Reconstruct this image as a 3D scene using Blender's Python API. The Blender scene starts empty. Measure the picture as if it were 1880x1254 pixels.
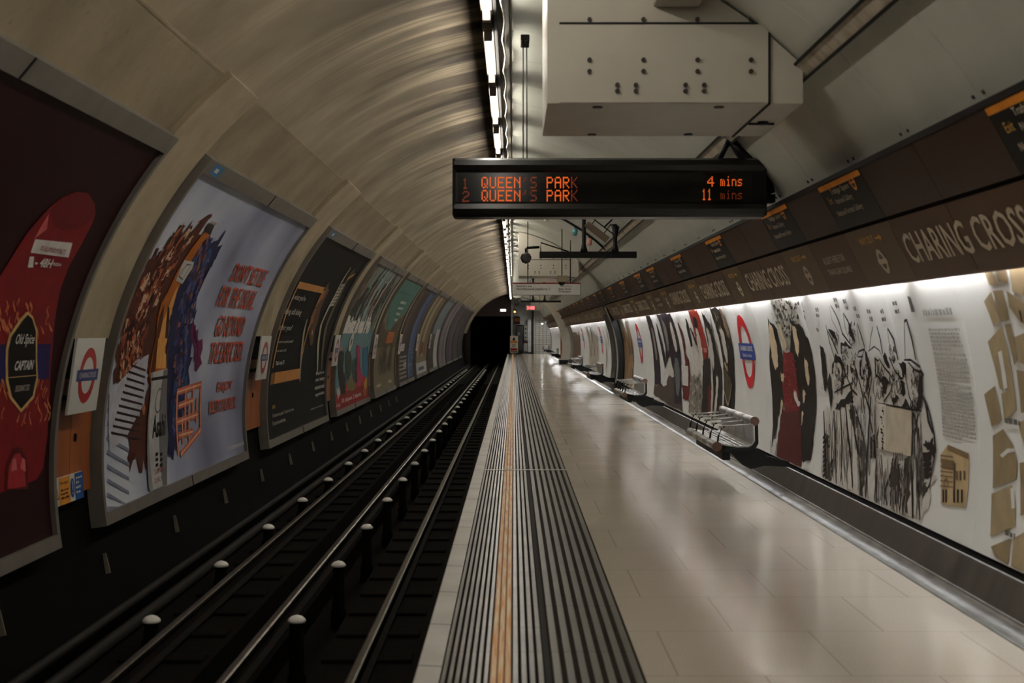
EXPO = 0.62
import bpy, bmesh, math, random
from mathutils import Vector
PI = math.pi
F = 2611.0; VX, VY = 943.0, 611.0        # focal length in pixels, vanishing point of the platform
CH = 1.48                                # camera height above the platform floor
rnd = random.Random(7)
scn = bpy.context.scene
COL = scn.collection

# ------------------------------------------------------------------ materials
def lin(c):
    def f(v):
        v /= 255.0
        return v/12.92 if v <= .04045 else ((v+.055)/1.055)**2.4
    return (f(c[0]), f(c[1]), f(c[2]), 1.0)
MATS = {}
def mat(name, rgb, rough=.6, metal=0., var=.12, scale=6., stretch=(1,1,1), emis=0., rgb2=None, bump=0., spec=.5, coat=0.):
    if name in MATS: return MATS[name]
    m = bpy.data.materials.new(name); m.use_nodes = True
    nt = m.node_tree; b = nt.nodes['Principled BSDF']
    c = lin(rgb)
    b.inputs['Roughness'].default_value = rough
    b.inputs['Metallic'].default_value = metal
    b.inputs['Specular IOR Level'].default_value = spec
    b.inputs['Coat Weight'].default_value = coat
    tc = nt.nodes.new('ShaderNodeTexCoord'); mp = nt.nodes.new('ShaderNodeMapping')
    mp.inputs['Scale'].default_value = stretch
    nz = nt.nodes.new('ShaderNodeTexNoise'); nz.inputs['Scale'].default_value = scale
    nz.inputs['Detail'].default_value = 5
    nt.links.new(tc.outputs['Object'], mp.inputs[0]); nt.links.new(mp.outputs[0], nz.inputs['Vector'])
    rp = nt.nodes.new('ShaderNodeValToRGB')
    c2 = lin(rgb2) if rgb2 else tuple(min(1, v*(1+var)) for v in c[:3])+(1,)
    c1 = c if rgb2 else tuple(v*(1-var) for v in c[:3])+(1,)
    rp.color_ramp.elements[0].position = .35; rp.color_ramp.elements[0].color = c1
    rp.color_ramp.elements[1].position = .65; rp.color_ramp.elements[1].color = c2
    nt.links.new(nz.outputs['Fac'], rp.inputs[0]); nt.links.new(rp.outputs[0], b.inputs['Base Color'])
    if emis:
        b.inputs['Emission Color'].default_value = c
        b.inputs['Emission Strength'].default_value = emis
    if bump:
        bp = nt.nodes.new('ShaderNodeBump'); bp.inputs['Strength'].default_value = bump; bp.inputs['Distance'].default_value = .01
        nt.links.new(nz.outputs['Fac'], bp.inputs['Height']); nt.links.new(bp.outputs[0], b.inputs['Normal'])
    MATS[name] = m
    return m
def P(rgb, rough=.35, tex=None):
    """printed ink"""
    n = 'print_%d_%d_%d' % tuple(rgb)
    return mat(n, rgb, max(rough,.42), var=.10, scale=9, spec=.12)

def N(nt, t, **kw):
    n = nt.nodes.new(t)
    for k, v in kw.items():
        if k.startswith('i_'): n.inputs[k[2:].replace('_', ' ')].default_value = v
        else: setattr(n, k, v)
    return n
def base_mat(name, rough=.6):
    m = bpy.data.materials.new(name); m.use_nodes = True
    MATS[name] = m
    nt = m.node_tree; b = nt.nodes['Principled BSDF']; b.inputs['Roughness'].default_value = rough
    return m, nt, b
def mixrgb(nt, fac, a, b_, mode='MIX'):
    n = nt.nodes.new('ShaderNodeMix'); n.data_type = 'RGBA'; n.blend_type = mode
    for s, v in ((0, fac), (6, a), (7, b_)):
        if isinstance(v, (int, float)): n.inputs[s].default_value = v
        elif isinstance(v, tuple): n.inputs[s].default_value = v
        else: nt.links.new(v, n.inputs[s])
    return n.outputs[2]
def ramp(nt, src, p0, c0, p1, c1):
    r = nt.nodes.new('ShaderNodeValToRGB')
    r.color_ramp.elements[0].position = p0; r.color_ramp.elements[0].color = c0
    r.color_ramp.elements[1].position = p1; r.color_ramp.elements[1].color = c1
    nt.links.new(src, r.inputs[0]); return r.outputs[0]
def noise(nt, sc, stretch=(1,1,1), detail=5, coord='Object', rough=.5):
    tc = nt.nodes.new('ShaderNodeTexCoord'); mp = nt.nodes.new('ShaderNodeMapping')
    mp.inputs['Scale'].default_value = stretch
    nz = nt.nodes.new('ShaderNodeTexNoise'); nz.inputs['Scale'].default_value = sc; nz.inputs['Detail'].default_value = detail
    nz.inputs['Roughness'].default_value = rough
    nt.links.new(tc.outputs[coord], mp.inputs[0]); nt.links.new(mp.outputs[0], nz.inputs['Vector'])
    return nz.outputs['Fac']
W1 = (1,1,1,1); K1 = (0,0,0,1)

def concrete_lower():
    m, nt, b = base_mat('concrete_wall', .85)
    c = ramp(nt, noise(nt, 1.6, (1,1,1)), .3, lin((132,118,94)), .7, lin((160,145,118)))
    c = mixrgb(nt, ramp(nt, noise(nt, 14, (1,1,1), 6), .62, K1, .75, (.5,.5,.5,1)), c, lin((112,92,66)))
    nt.links.new(c, b.inputs['Base Color'])
    bp = N(nt, 'ShaderNodeBump', i_Strength=.25, i_Distance=.02); nt.links.new(noise(nt, 9), bp.inputs['Height']); nt.links.new(bp.outputs[0], b.inputs['Normal'])
    return m
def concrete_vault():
    """sooty vault: dirt streaks and painted lamp-gap shade run across the tunnel, densest near the crown"""
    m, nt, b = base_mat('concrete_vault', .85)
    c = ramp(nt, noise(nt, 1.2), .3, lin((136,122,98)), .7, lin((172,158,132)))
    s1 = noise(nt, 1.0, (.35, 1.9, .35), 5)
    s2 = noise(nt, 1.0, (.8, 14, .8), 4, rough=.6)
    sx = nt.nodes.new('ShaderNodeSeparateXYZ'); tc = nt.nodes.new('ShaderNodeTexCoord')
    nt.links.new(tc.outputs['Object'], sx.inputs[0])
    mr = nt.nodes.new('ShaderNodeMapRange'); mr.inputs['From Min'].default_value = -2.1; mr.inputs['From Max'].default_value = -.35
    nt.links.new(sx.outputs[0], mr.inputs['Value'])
    d1 = ramp(nt, s1, .44, K1, .56, W1)  # wide dark bands: soot plus painted shade of the lamp gaps
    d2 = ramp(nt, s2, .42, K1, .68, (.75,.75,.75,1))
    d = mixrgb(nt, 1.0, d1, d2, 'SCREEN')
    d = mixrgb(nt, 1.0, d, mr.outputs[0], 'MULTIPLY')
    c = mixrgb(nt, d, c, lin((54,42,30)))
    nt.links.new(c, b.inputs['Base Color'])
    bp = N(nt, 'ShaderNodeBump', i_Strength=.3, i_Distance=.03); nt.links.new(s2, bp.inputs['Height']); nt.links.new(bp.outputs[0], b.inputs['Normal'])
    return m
def floor_mat():
    m, nt, b = base_mat('terrazzo_floor', .2)
    tc = nt.nodes.new('ShaderNodeTexCoord'); mp = nt.nodes.new('ShaderNodeMapping')
    mp.inputs['Location'].default_value = (.04, .27, 0)
    nt.links.new(tc.outputs['Object'], mp.inputs[0])
    br = N(nt, 'ShaderNodeTexBrick', offset=.5, squash=1.0)
    br.inputs['Scale'].default_value = 1; br.inputs['Mortar Size'].default_value = .004
    br.inputs['Brick Width'].default_value = .75; br.inputs['Row Height'].default_value = .915
    br.inputs['Color1'].default_value = lin((208,196,180)); br.inputs['Color2'].default_value = lin((214,203,187)); br.inputs['Mortar'].default_value = lin((136,122,104))
    nt.links.new(mp.outputs[0], br.inputs['Vector'])
    c = mixrgb(nt, .5, br.outputs['Color'], ramp(nt, noise(nt, 120, detail=2), .3, lin((190,178,160)), .7, lin((222,211,196))))
    nt.links.new(c, b.inputs['Base Color'])
    r = nt.nodes.new('ShaderNodeMapRange'); nt.links.new(noise(nt, 1.3, (.5,1.5,1), 3), r.inputs['Value'])
    r.inputs['To Min'].default_value = .10; r.inputs['To Max'].default_value = .20
    nt.links.new(r.outputs[0], b.inputs['Roughness'])
    bp = N(nt, 'ShaderNodeBump', i_Strength=.035, i_Distance=.01); nt.links.new(noise(nt, 3, (.12, 4, 1), 2), bp.inputs['Height'])
    nt.links.new(bp.outputs[0], b.inputs['Normal'])
    b.inputs['Specular IOR Level'].default_value = .8
    return m
def jointed(name, rgb, rgb2, pitch=.55, rough=.35, joint=(40,34,28)):
    m, nt, b = base_mat(name, rough)
    c = ramp(nt, noise(nt, 2.4, (1,1,1), 5), .35, lin(rgb), .68, lin(rgb2))
    sx = nt.nodes.new('ShaderNodeSeparateXYZ'); tc = nt.nodes.new('ShaderNodeTexCoord')
    nt.links.new(tc.outputs['Object'], sx.inputs[0])
    md = N(nt, 'ShaderNodeMath', operation='PINGPONG'); md.inputs[1].default_value = pitch/2
    nt.links.new(sx.outputs[1], md.inputs[0])
    gt = N(nt, 'ShaderNodeMath', operation='LESS_THAN'); gt.inputs[1].default_value = .010
    nt.links.new(md.outputs[0], gt.inputs[0])
    c = mixrgb(nt, gt.outputs[0], c, lin(joint))
    nt.links.new(c, b.inputs['Base Color']); return m
def tile_mat():
    m, nt, b = base_mat('white_tiles', .2)
    tc = nt.nodes.new('ShaderNodeTexCoord'); mp = nt.nodes.new('ShaderNodeMapping'); mp.inputs['Rotation'].default_value = (PI/2, 0, 0)
    nt.links.new(tc.outputs['Object'], mp.inputs[0])
    br = N(nt, 'ShaderNodeTexBrick', offset=0., squash=1.0)
    br.inputs['Scale'].default_value = 1; br.inputs['Mortar Size'].default_value = .012
    br.inputs['Brick Width'].default_value = .26; br.inputs['Row Height'].default_value = .13
    br.inputs['Color1'].default_value = lin((205,198,184)); br.inputs['Color2'].default_value = lin((196,190,176)); br.inputs['Mortar'].default_value = lin((70,66,60))
    nt.links.new(mp.outputs[0], br.inputs['Vector']); nt.links.new(br.outputs['Color'], b.inputs['Base Color'])
    return m

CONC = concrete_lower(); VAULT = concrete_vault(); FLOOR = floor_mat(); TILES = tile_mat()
RIBS = jointed('ribbed_tactile_paving', (60,52,44), (108,99,86), rough=.3)
GROOVE = mat('painted_shade_groove', (16,11,7), .8, var=.2, spec=.05)  # near-black colour paints in the shade down in the ribs
CORD = jointed('corduroy_paving', (82,80,72), (98,96,88), 1.1)
CGRV = mat('dark_corduroy_groove', (44,40,33), .8, var=.2, spec=.05)
COPE = jointed('platform_coping', (178,175,166), (200,197,188), .9, .5, (110,106,98))
YGRV = mat('painted_shade_yellow_groove', (150,92,40), .6, var=.2)  # groove shade put into a darker yellow
YEL = mat('worn_yellow_paint', (236,164,70), .5, rgb2=(246,226,188), scale=3, stretch=(14,.8,1))
BLACKW = mat('grimy_black_wall', (10,8,6), .8, var=.3, scale=3, spec=.06)
POST = mat('sooty_post', (9,7,5), .9, spec=.03)
CONCR = mat('pale_concrete_rib', (158,143,116), .85, rgb2=(178,163,136), scale=2, bump=.2)
TRACKB = mat('oily_track_bed', (17,14,11), .9, rgb2=(20,16,12), scale=9, bump=.6, spec=.05)
PANEL = mat('enamel_ceiling_panel', (196,197,184), .3, var=.05, scale=2, spec=.5)
DARKGAP = mat('dark_gap', (14,12,10), .8)
TRIMC = mat('cream_trim', (108,103,91), .4, var=.06)
BOXM = mat('cream_painted_steel', (188,182,168), .42, var=.04, scale=3)
BLK = mat('black_painted_metal', (13,12,10), .5, var=.1, spec=.25)
BLKG = mat('black_gloss_metal', (11,10,9), .3, var=.1, spec=.4)
BROWNU = mat('shaded_brown_enamel', (58,39,26), .42, var=.06, scale=2, spec=.3)  # upper boards face down; their shade is mixed into this brown
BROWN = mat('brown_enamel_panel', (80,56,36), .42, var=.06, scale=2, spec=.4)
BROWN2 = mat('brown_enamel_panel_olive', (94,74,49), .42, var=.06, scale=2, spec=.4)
BLKS = mat('black_enamel_sign', (17,16,13), .4, var=.05, spec=.25)
LETW = mat('off_white_lettering', (196,182,160), .5, var=.03)
LETY = mat('yellow_lettering', (214,160,70), .5, var=.03)
RIVET = mat('dark_rivet', (46,40,34), .5)
FRAME = mat('grey_poster_frame', (112,106,98), .5, var=.1, scale=4)
WOOD = mat('orange_varnished_plywood', (168,92,34), .42, rgb2=(146,74,26), scale=2, stretch=(3,3,.6))
ENAM = mat('white_enamel', (214,214,208), .3, var=.02)
RED = mat('roundel_red', (176,28,34), .35, var=.03)
BLUE = mat('roundel_blue', (38,52,118), .35, var=.03)
MURAL = mat('mural_white_enamel', (232,232,226), .26, var=.02, scale=2, spec=.5)
STEEL = mat('brushed_steel', (168,166,162), .42, .55, var=.08, scale=8)
RAILM = mat('worn_rail_steel', (104,96,84), .34, 1.0, var=.2, scale=12)
RAILS = mat('rusty_rail_side', (24,18,14), .85, var=.3, scale=14, spec=.1)
DOME = mat('glazed_white_porcelain', (250,248,240), .15, var=.01)
SKIRT = mat('dark_grey_skirting_tile', (52,47,40), .4, rgb2=(74,68,58), scale=2, stretch=(1,2.5,.6))
COVE = mat('glossy_cove_tile', (92,88,80), .28, rgb2=(112,108,100), scale=7, stretch=(1,.6,1), bump=.6, spec=.5)
TUBE = mat('lit_fluorescent_tube', (255,248,236), .5, var=0, emis=34.)
TUBE2 = mat('lit_mural_lamp', (250,252,255), .5, var=0, emis=52.)
LEDO = mat('orange_led', (232,100,34), .5, var=0, emis=.36)
LEDD = mat('dim_orange_led', (150,60,24), .5, var=0, emis=.07)
LEDR = mat('red_led', (255,90,100), .5, var=0, emis=1.6)
LAMPW = mat('lit_white_sign', (255,250,240), .5, var=0, emis=1.)
LAMPO = mat('lit_orange_signal', (255,170,90), .5, var=0, emis=2.)
ORANGE = P((222,140,50)); WHITEP = P((210,208,200)); INK = P((22,20,18)); CREAMP = P((206,190,166))

# ------------------------------------------------------------------ object helpers
def W(x, z, y): return (x, z, y+CH)
def tag(o, label=None, cat=None, group=None, kind=None):
    if label: o['label'] = label
    if cat: o['category'] = cat
    if group: o['group'] = group
    if kind: o['kind'] = kind
    return o
def obj(name, bm, mats, parent=None, smooth=False):
    me = bpy.data.meshes.new(name); bm.to_mesh(me); bm.free()
    for m in (mats if isinstance(mats, (list, tuple)) else [mats]): me.materials.append(m)
    if smooth:
        for p in me.polygons: p.use_smooth = True
    o = bpy.data.objects.new(name, me); COL.objects.link(o)
    if parent: o.parent = parent; o.location = -parent.location if parent.get('_abs') else (0,0,0)
    return o
def empty(name, loc=(0,0,0)):
    o = bpy.data.objects.new(name, None); COL.objects.link(o); o.location = loc; o.empty_display_size = .1
    return o
def thing(name, loc, label, cat, group=None):
    return tag(empty(name, loc), label, cat, group)
def dup(root, loc, label=None, group=None):
    r = root.copy(); COL.objects.link(r); r.location = loc
    if label: r['label'] = label
    if group: r['group'] = group
    for ch in list(root.children):
        c = ch.copy(); COL.objects.link(c); c.parent = r
        for g in list(ch.children):
            d = g.copy(); COL.objects.link(d); d.parent = c
    return r
def struct(name, bm, mats, smooth=False):
    return tag(obj(name, bm, mats, None, smooth), kind='structure')
def tri(bm, faces):
    bm.normal_update(); bmesh.ops.triangulate(bm, faces=faces)
def box(bm, lo, hi, mi=0):
    x0,y0,z0 = lo; x1,y1,z1 = hi
    v = [bm.verts.new(p) for p in ((x0,y0,z0),(x1,y0,z0),(x1,y1,z0),(x0,y1,z0),(x0,y0,z1),(x1,y0,z1),(x1,y1,z1),(x0,y1,z1))]
    for f in ((0,3,2,1),(4,5,6,7),(0,1,5,4),(1,2,6,5),(2,3,7,6),(3,0,4,7)):
        bm.faces.new([v[i] for i in f]).material_index = mi
    return v
def bevel_box(lo, hi, r=.01, seg=2, mi=0, bm=None):
    b = bm or bmesh.new(); v = box(b, lo, hi, mi)
    es = set()
    for x in v:
        for e in x.link_edges: es.add(e)
    bmesh.ops.bevel(b, geom=list(es), offset=r, segments=seg, affect='EDGES', profile=.5)
    return b
def tube(bm, pts, r, seg=10, mi=0, cap=True):
    pts = [Vector(p) for p in pts]; rings = []
    rr = r if isinstance(r, (list, tuple)) else [r]*len(pts)
    for i, p in enumerate(pts):
        d = (pts[min(i+1, len(pts)-1)] - pts[max(i-1, 0)]).normalized()
        up = Vector((0,0,1)) if abs(d.z) < .9 else Vector((1,0,0))
        a = d.cross(up).normalized(); b = d.cross(a).normalized()
        rings.append([bm.verts.new(p + (a*math.cos(2*PI*k/seg) + b*math.sin(2*PI*k/seg))*rr[i]) for k in range(seg)])
    for i in range(len(rings)-1):
        for k in range(seg):
            f = bm.faces.new((rings[i][k], rings[i][(k+1)%seg], rings[i+1][(k+1)%seg], rings[i+1][k])); f.material_index = mi; f.smooth = True
    if cap:
        bm.faces.new(rings[0][::-1]).material_index = mi; bm.faces.new(rings[-1]).material_index = mi
def extrude_profile(bm, prof, z0, z1, mi=0, closed=True, step=None):
    """profile of (x, up) camera-relative points, swept along the tunnel"""
    zs = [z0, z1] if not step else [z0+(z1-z0)*i/max(1, round((z1-z0)/step)) for i in range(max(1, round((z1-z0)/step))+1)]
    rings = [[bm.verts.new(W(x, z, y)) for x, y in prof] for z in zs]
    n = len(prof)
    for a, b in zip(rings, rings[1:]):
        for k in range(n if closed else n-1):
            bm.faces.new((a[k], a[(k+1)%n], b[(k+1)%n], b[k])).material_index = mi
    if closed:
        bm.faces.new(rings[0][::-1]).material_index = mi; bm.faces.new(rings[-1]).material_index = mi

# ------------------------------------------------------------------ tunnel section
LC, LR = (.364, -.983), 3.655            # track-side arc (poster faces)
RC, RR = (-.50, -.70), 3.16              # platform-side arc (mural faces and ceiling panels)
def Lp(ph, z, off=0.):
    r = LR - off
    return W(LC[0]-r*math.cos(ph), z, LC[1]+r*math.sin(ph))
def Rp(ph, z, off=0.):
    r = RR - off
    return W(RC[0]+r*math.cos(ph), z, RC[1]+r*math.sin(ph))
PH0 = math.asin((-1.534-LC[1])/LR)       # bottom of the posters
def Lmap(u, v, off): return Lp(PH0 + v/LR, u, off)      # u along the tunnel, v up the wall
RPH0 = math.asin((-1.235-RC[1])/RR)
def Rmap(u, v, off): return Rp(RPH0 + v/RR, u, off)
def Lpx(px, py):
    """point of the photograph -> (u, v) on the track-side wall"""
    dx, dy = VX-px, VY-py; s = dy/dx     # X=-x, Y=s*x
    A = 1+s*s; B = 2*(LC[0]-s*LC[1]); C = LC[0]**2+LC[1]**2-LR*LR
    x = (-B+math.sqrt(B*B-4*A*C))/(2*A)
    return F*x/dx, (math.asin((s*x-LC[1])/LR)-PH0)*LR
def Rpx(px, py):
    dx, dy = px-VX, VY-py; s = dy/dx
    A = 1+s*s; B = -2*(RC[0]+s*RC[1]); C = RC[0]**2+RC[1]**2-RR*RR
    x = (-B+math.sqrt(B*B-4*A*C))/(2*A)
    return F*x/dx, (math.asin((s*x-RC[1])/RR)-RPH0)*RR
def arc_strip(bm, mapf, ph0, ph1, z0, z1, off, mi=0, n=24, zstep=2.):
    m = max(1, round((z1-z0)/zstep)); g = []
    for i in range(m+1):
        z = z0+(z1-z0)*i/m
        g.append([bm.verts.new(mapf(ph0+(ph1-ph0)*k/n, z, off)) for k in range(n+1)])
    for a, b in zip(g, g[1:]):
        for k in range(n):
            f = bm.faces.new((a[k], a[k+1], b[k+1], b[k])); f.material_index = mi; f.smooth = True
def arc_slab(bm, mapf, ph0, ph1, z0, z1, off0, off1, mi=0, n=16):
    """solid curved slab between two offsets"""
    g = []
    for z in (z0, z1):
        for off in (off0, off1):
            g.append([bm.verts.new(mapf(ph0+(ph1-ph0)*k/n, z, off)) for k in range(n+1)])
    a, b, c, d = g   # near back, near face, far back, far face
    for k in range(n):
        for q in ((a[k],a[k+1],b[k+1],b[k]), (c[k],d[k],d[k+1],c[k+1]), (b[k],b[k+1],d[k+1],d[k]), (a[k],c[k],c[k+1],a[k+1])):
            bm.faces.new(q).material_index = mi
    bm.faces.new((a[0],b[0],d[0],c[0])).material_index = mi; bm.faces.new((a[n],c[n],d[n],b[n])).material_index = mi

# ------------------------------------------------------------------ printed artwork on curved or flat faces
TXT = {}
def text_geo(s, bold=0.):
    key = (s, bold)
    if key not in TXT:
        cu = bpy.data.curves.new('t', 'FONT'); cu.body = s; cu.size = 1; cu.resolution_u = 2; cu.offset = bold
        o = bpy.data.objects.new('t', cu); COL.objects.link(o)
        bpy.context.view_layer.update()
        me = bpy.data.meshes.new_from_object(o.evaluated_get(bpy.context.evaluated_depsgraph_get()))
        vs = [(v.co.x, v.co.y) for v in me.vertices]; fs = [tuple(p.vertices) for p in me.polygons]
        bpy.data.objects.remove(o); bpy.data.curves.remove(cu); bpy.data.meshes.remove(me)
        xs = [v[0] for v in vs] or [0,1]; ys = [v[1] for v in vs] or [0,1]
        TXT[key] = (vs, fs, min(xs), max(xs), min(ys), max(ys))
    return TXT[key]
class Art:
    """layers of flat ink shapes in (u, v), cut finely and wrapped onto a surface"""
    def __init__(self, px=None, eps=.0015):
        self.items = []; self.mats = []; self.px = px; self.eps = eps
    def mi(self, m):
        if m not in self.mats: self.mats.append(m)
        return self.mats.index(m)
    def poly(self, m, pts, layer=1, px=True):
        if px and self.px: pts = [self.px(*p) for p in pts]
        self.items.append((self.mi(m), list(pts), None, layer)); return self
    def rag(self, m, pts, layer=1, amp=.05, n=6, px=True, seed=1, spike=None):
        r = random.Random(seed)
        if px and self.px: pts = [self.px(*p) for p in pts]
        out = []
        for (a, b) in zip(pts, pts[1:]+pts[:1]):
            for k in range(n):
                t = k/n; j = amp if not spike else amp
                out.append((a[0]+(b[0]-a[0])*t+r.uniform(-j, j), a[1]+(b[1]-a[1])*t+r.uniform(-j, j)))
        self.items.append((self.mi(m), out, None, layer)); return self
    def rect(self, m, u0, v0, u1, v1, layer=1): return self.poly(m, [(u0,v0),(u1,v0),(u1,v1),(u0,v1)], layer, False)
    def ell(self, m, u, v, ru, rv, layer=1, n=28):
        return self.poly(m, [(u+ru*math.cos(2*PI*k/n), v+rv*math.sin(2*PI*k/n)) for k in range(n)], layer, False)
    def ring(self, m, u, v, r0, r1, layer=1, n=32, sx=1.):
        for k in range(n):
            a, b = 2*PI*k/n, 2*PI*(k+1)/n
            self.poly(m, [(u+sx*r0*math.cos(a), v+r0*math.sin(a)), (u+sx*r1*math.cos(a), v+r1*math.sin(a)), (u+sx*r1*math.cos(b), v+r1*math.sin(b)), (u+sx*r0*math.cos(b), v+r0*math.sin(b))], layer, False)
        return self
    def stroke(self, m, pts, w=.015, layer=2, px=True, taper=True):
        if px and self.px: pts = [self.px(*p) for p in pts]
        L, R = [], []
        n = len(pts)
        for i, p in enumerate(pts):
            a = pts[max(i-1, 0)]; b = pts[min(i+1, n-1)]
            d = math.hypot(b[0]-a[0], b[1]-a[1]) or 1
            nx, ny = -(b[1]-a[1])/d, (b[0]-a[0])/d
            ww = w*(.35+.65*math.sin(PI*(i+.5)/n)) if taper else w
            L.append((p[0]+nx*ww/2, p[1]+ny*ww/2)); R.append((p[0]-nx*ww/2, p[1]-ny*ww/2))
        for i in range(n-1): self.poly(m, [L[i], L[i+1], R[i+1], R[i]], layer, False)
        return self
    def text(self, m, s, u0, v0, u1, h, layer=2, bold=0., flip=False):
        """s fitted between u0 and u1 (u1<u0 reads the other way), baseline v0, height h"""
        vs, fs, xa, xb, ya, yb = text_geo(s, bold)
        k = (u1-u0)/((xb-xa) or 1); q = h/((yb-ya) or 1)
        self.items.append((self.mi(m), [(u0+(x-xa)*k, v0+(y-ya)*q) for x, y in vs], fs, layer)); return self
    def ptext(self, m, s, BL, BR, TL, layer=2, bold=0.):
        a = self.px(*BL); b = self.px(*BR); c = self.px(*TL)
        return self.text(m, s, a[0], a[1], b[0], c[1]-a[1], layer, bold)
    def words(self, m, u0, u1, v, h, layer=2, seed=1):
        """a line of print too small to read"""
        r = random.Random(seed); sgn = 1 if u1 > u0 else -1; u = u0
        while (u1-u)*sgn > .02:
            w = r.uniform(.02, .07); e = u+sgn*w
            if (u1-e)*sgn < 0: e = u1
            self.rect(m, min(u, e), v, max(u, e), v+h*r.uniform(.7, 1), layer); u = e+sgn*.014
        return self
    def build(self, name, mapf, parent=None, dv=.15, off0=.004, smooth=True):
        tx = [i for i in self.items if i[2]]
        if name in ('artwork', 'picture', 'symbols') and tx and len(tx) < len(self.items):
            al = self.items; self.items = tx; self.build('lettering', mapf, parent, dv, off0); self.items = [i for i in al if not i[2]]
            name = 'picture_print'
        elif name in ('artwork', 'picture', 'symbols'): name = 'picture_print'
        lo_, hi_ = (.008, VT-.01) if mapf is Rmap else ((.07, ARC-.10) if (mapf is Lmap and off0 == .004) else (-99, 99))
        bm = bmesh.new(); lay = bm.verts.layers.float.new('o')
        for mi, pts, fs, layer in self.items:
            vv = []
            for p in pts:
                v = bm.verts.new((p[0], min(max(p[1], lo_), hi_), 0)); v[lay] = layer; vv.append(v)
            for f in (fs or [range(len(pts))]):
                try: bm.faces.new([vv[i] for i in f]).material_index = mi
                except ValueError: pass
        ng = [f for f in bm.faces if len(f.verts) > 4]
        if ng: tri(bm, ng)
        if dv and bm.verts:
            lo = min(v.co.y for v in bm.verts); hi = max(v.co.y for v in bm.verts)
            k = math.ceil(lo/dv)
            while k*dv < hi:
                bmesh.ops.bisect_plane(bm, geom=bm.verts[:]+bm.edges[:]+bm.faces[:], plane_co=(0, k*dv, 0), plane_no=(0,1,0)); k += 1
        for v in bm.verts: v.co = Vector(mapf(v.co.x, v.co.y, off0+self.eps*v[lay]))
        return obj(name, bm, self.mats, parent)

ORD = ['first','second','third','fourth','fifth','sixth','seventh','eighth','ninth','tenth','eleventh','twelfth','thirteenth','fourteenth','fifteenth','sixteenth','seventeenth','eighteenth','nineteenth','twentieth']
TENS = {2:'twenty',3:'thirty',4:'forty',5:'fifty',6:'sixty',7:'seventy',8:'eighty',9:'ninety'}
def ordn(i):
    """0-based ordinal word"""
    n = i+1
    if n <= 20: return ORD[n-1]
    if n % 10 == 0: return TENS[n//10][:-1]+'ieth'
    return TENS[n//10]+'-'+ORD[n%10-1]

Z0, Z1, ZR = -3.0, 98.8, 101.2
# ------------------------------------------------------------------ setting: shell
bm = bmesh.new(); box(bm, W(.56, Z0, -.12), W(2.40, 101.6, 0-CH+0), 0)
bm.free()
bm = bmesh.new(); extrude_profile(bm, [(.565,-1.48),(2.372,-1.48),(2.372,-1.62),(.565,-1.62)], Z0, 101.6); struct('floor', bm, FLOOR)
# ribbed paving, yellow line, corduroy strip, coping
def ribs(x0, x1, n, gap, h=.006):
    prof = []; p = (x1-x0)/n
    for i in range(n):
        a = x0+i*p; g = gap/2
        prof += [(a,-1.48-h),(a+g,-1.48-h),(a+g+.002,-1.48),(a+p-g-.002,-1.48),(a+p-g,-1.48-h)]
    prof += [(x1,-1.48-h),(x1,-1.62),(x0,-1.62)]
    return prof
def dark_grooves(bm, h):  # groove floors get a darker colour in place of groove shading
    for f in bm.faces:
        if all(abs(v.co.z+h) < 1e-4 for v in f.verts): f.material_index = 1
    return bm
bm = bmesh.new(); extrude_profile(bm, ribs(-.318,-.104,7,.011), Z0, 99); struct('floor_tactile_ribs', dark_grooves(bm, .006), [RIBS, GROOVE])
bm = bmesh.new(); extrude_profile(bm, ribs(-.010,.138,4,.012), Z0, 99); struct('floor_tactile_ribs', dark_grooves(bm, .006), [RIBS, GROOVE])
bm = bmesh.new(); extrude_profile(bm, ribs(-.104,-.010,3,.008,.003), Z0, 99); struct('floor_yellow_line', dark_grooves(bm, .003), [YEL, YGRV])
bm = bmesh.new(); extrude_profile(bm, [(.138,-1.488),(.163,-1.488),(.163,-1.62),(.138,-1.62)], Z0, 99); struct('floor_joint', bm, DARKGAP)
bm = bmesh.new(); extrude_profile(bm, ribs(.163,.565,7,.022), Z0, 99); struct('floor_corduroy', dark_grooves(bm, .006), [CORD, CGRV])
bm = bmesh.new(); extrude_profile(bm, [(-.425,-1.476),(-.419,-1.473),(-.318,-1.478),(-.318,-1.62),(-.30,-1.62),(-.30,-1.66),(-.425,-1.66)], Z0, 99); struct('trim_coping', bm, COPE)
for zc in (15.3, 54.9):
    bm = bmesh.new(); box(bm, W(-.318, zc, -1.479), W(.565, zc+.10, -1.4772)); struct('floor_cross_joint', bm, mat('grey_joint_strip', (176,172,162), .5))
# platform under-wall and track bed
bm = bmesh.new(); extrude_profile(bm, [(-.34,-1.66),(-.34,-2.75),(-.28,-2.75),(-.28,-1.66)], Z0, 99); struct('wall_platform_edge', bm, BLACKW)
bm = bmesh.new()
extrude_profile(bm, [(-3.4,-2.33),(-2.15,-2.33),(-2.15,-2.72),(-1.38,-2.72),(-1.38,-2.33),(-.34,-2.33),(-.34,-2.9),(-3.4,-2.9)], Z0, 125, closed=True); struct('floor_track_bed', bm, TRACKB)
# track-side wall
phm = math.asin((-.05-LC[1])/LR); phb = -math.asin(min(1,(2.40+LC[1])/LR)); ledge = math.asin((1.787-LC[1])/LR)
phb = math.asin((-2.34-LC[1])/LR)
bm = bmesh.new(); arc_strip(bm, Lp, phb, phm, Z0, Z1, -.10, n=14); struct('wall_left', bm, BLACKW)
bm = bmesh.new(); arc_strip(bm, Lp, phm, ledge, Z0, Z1, -.07, n=20, zstep=1)
for k in (0,):
    arc_slab(bm, Lp, phm-.002, phm+.012, Z0, Z1, -.16, -.07, n=1)
struct('wall_left_concrete', bm, CONC)
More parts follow.
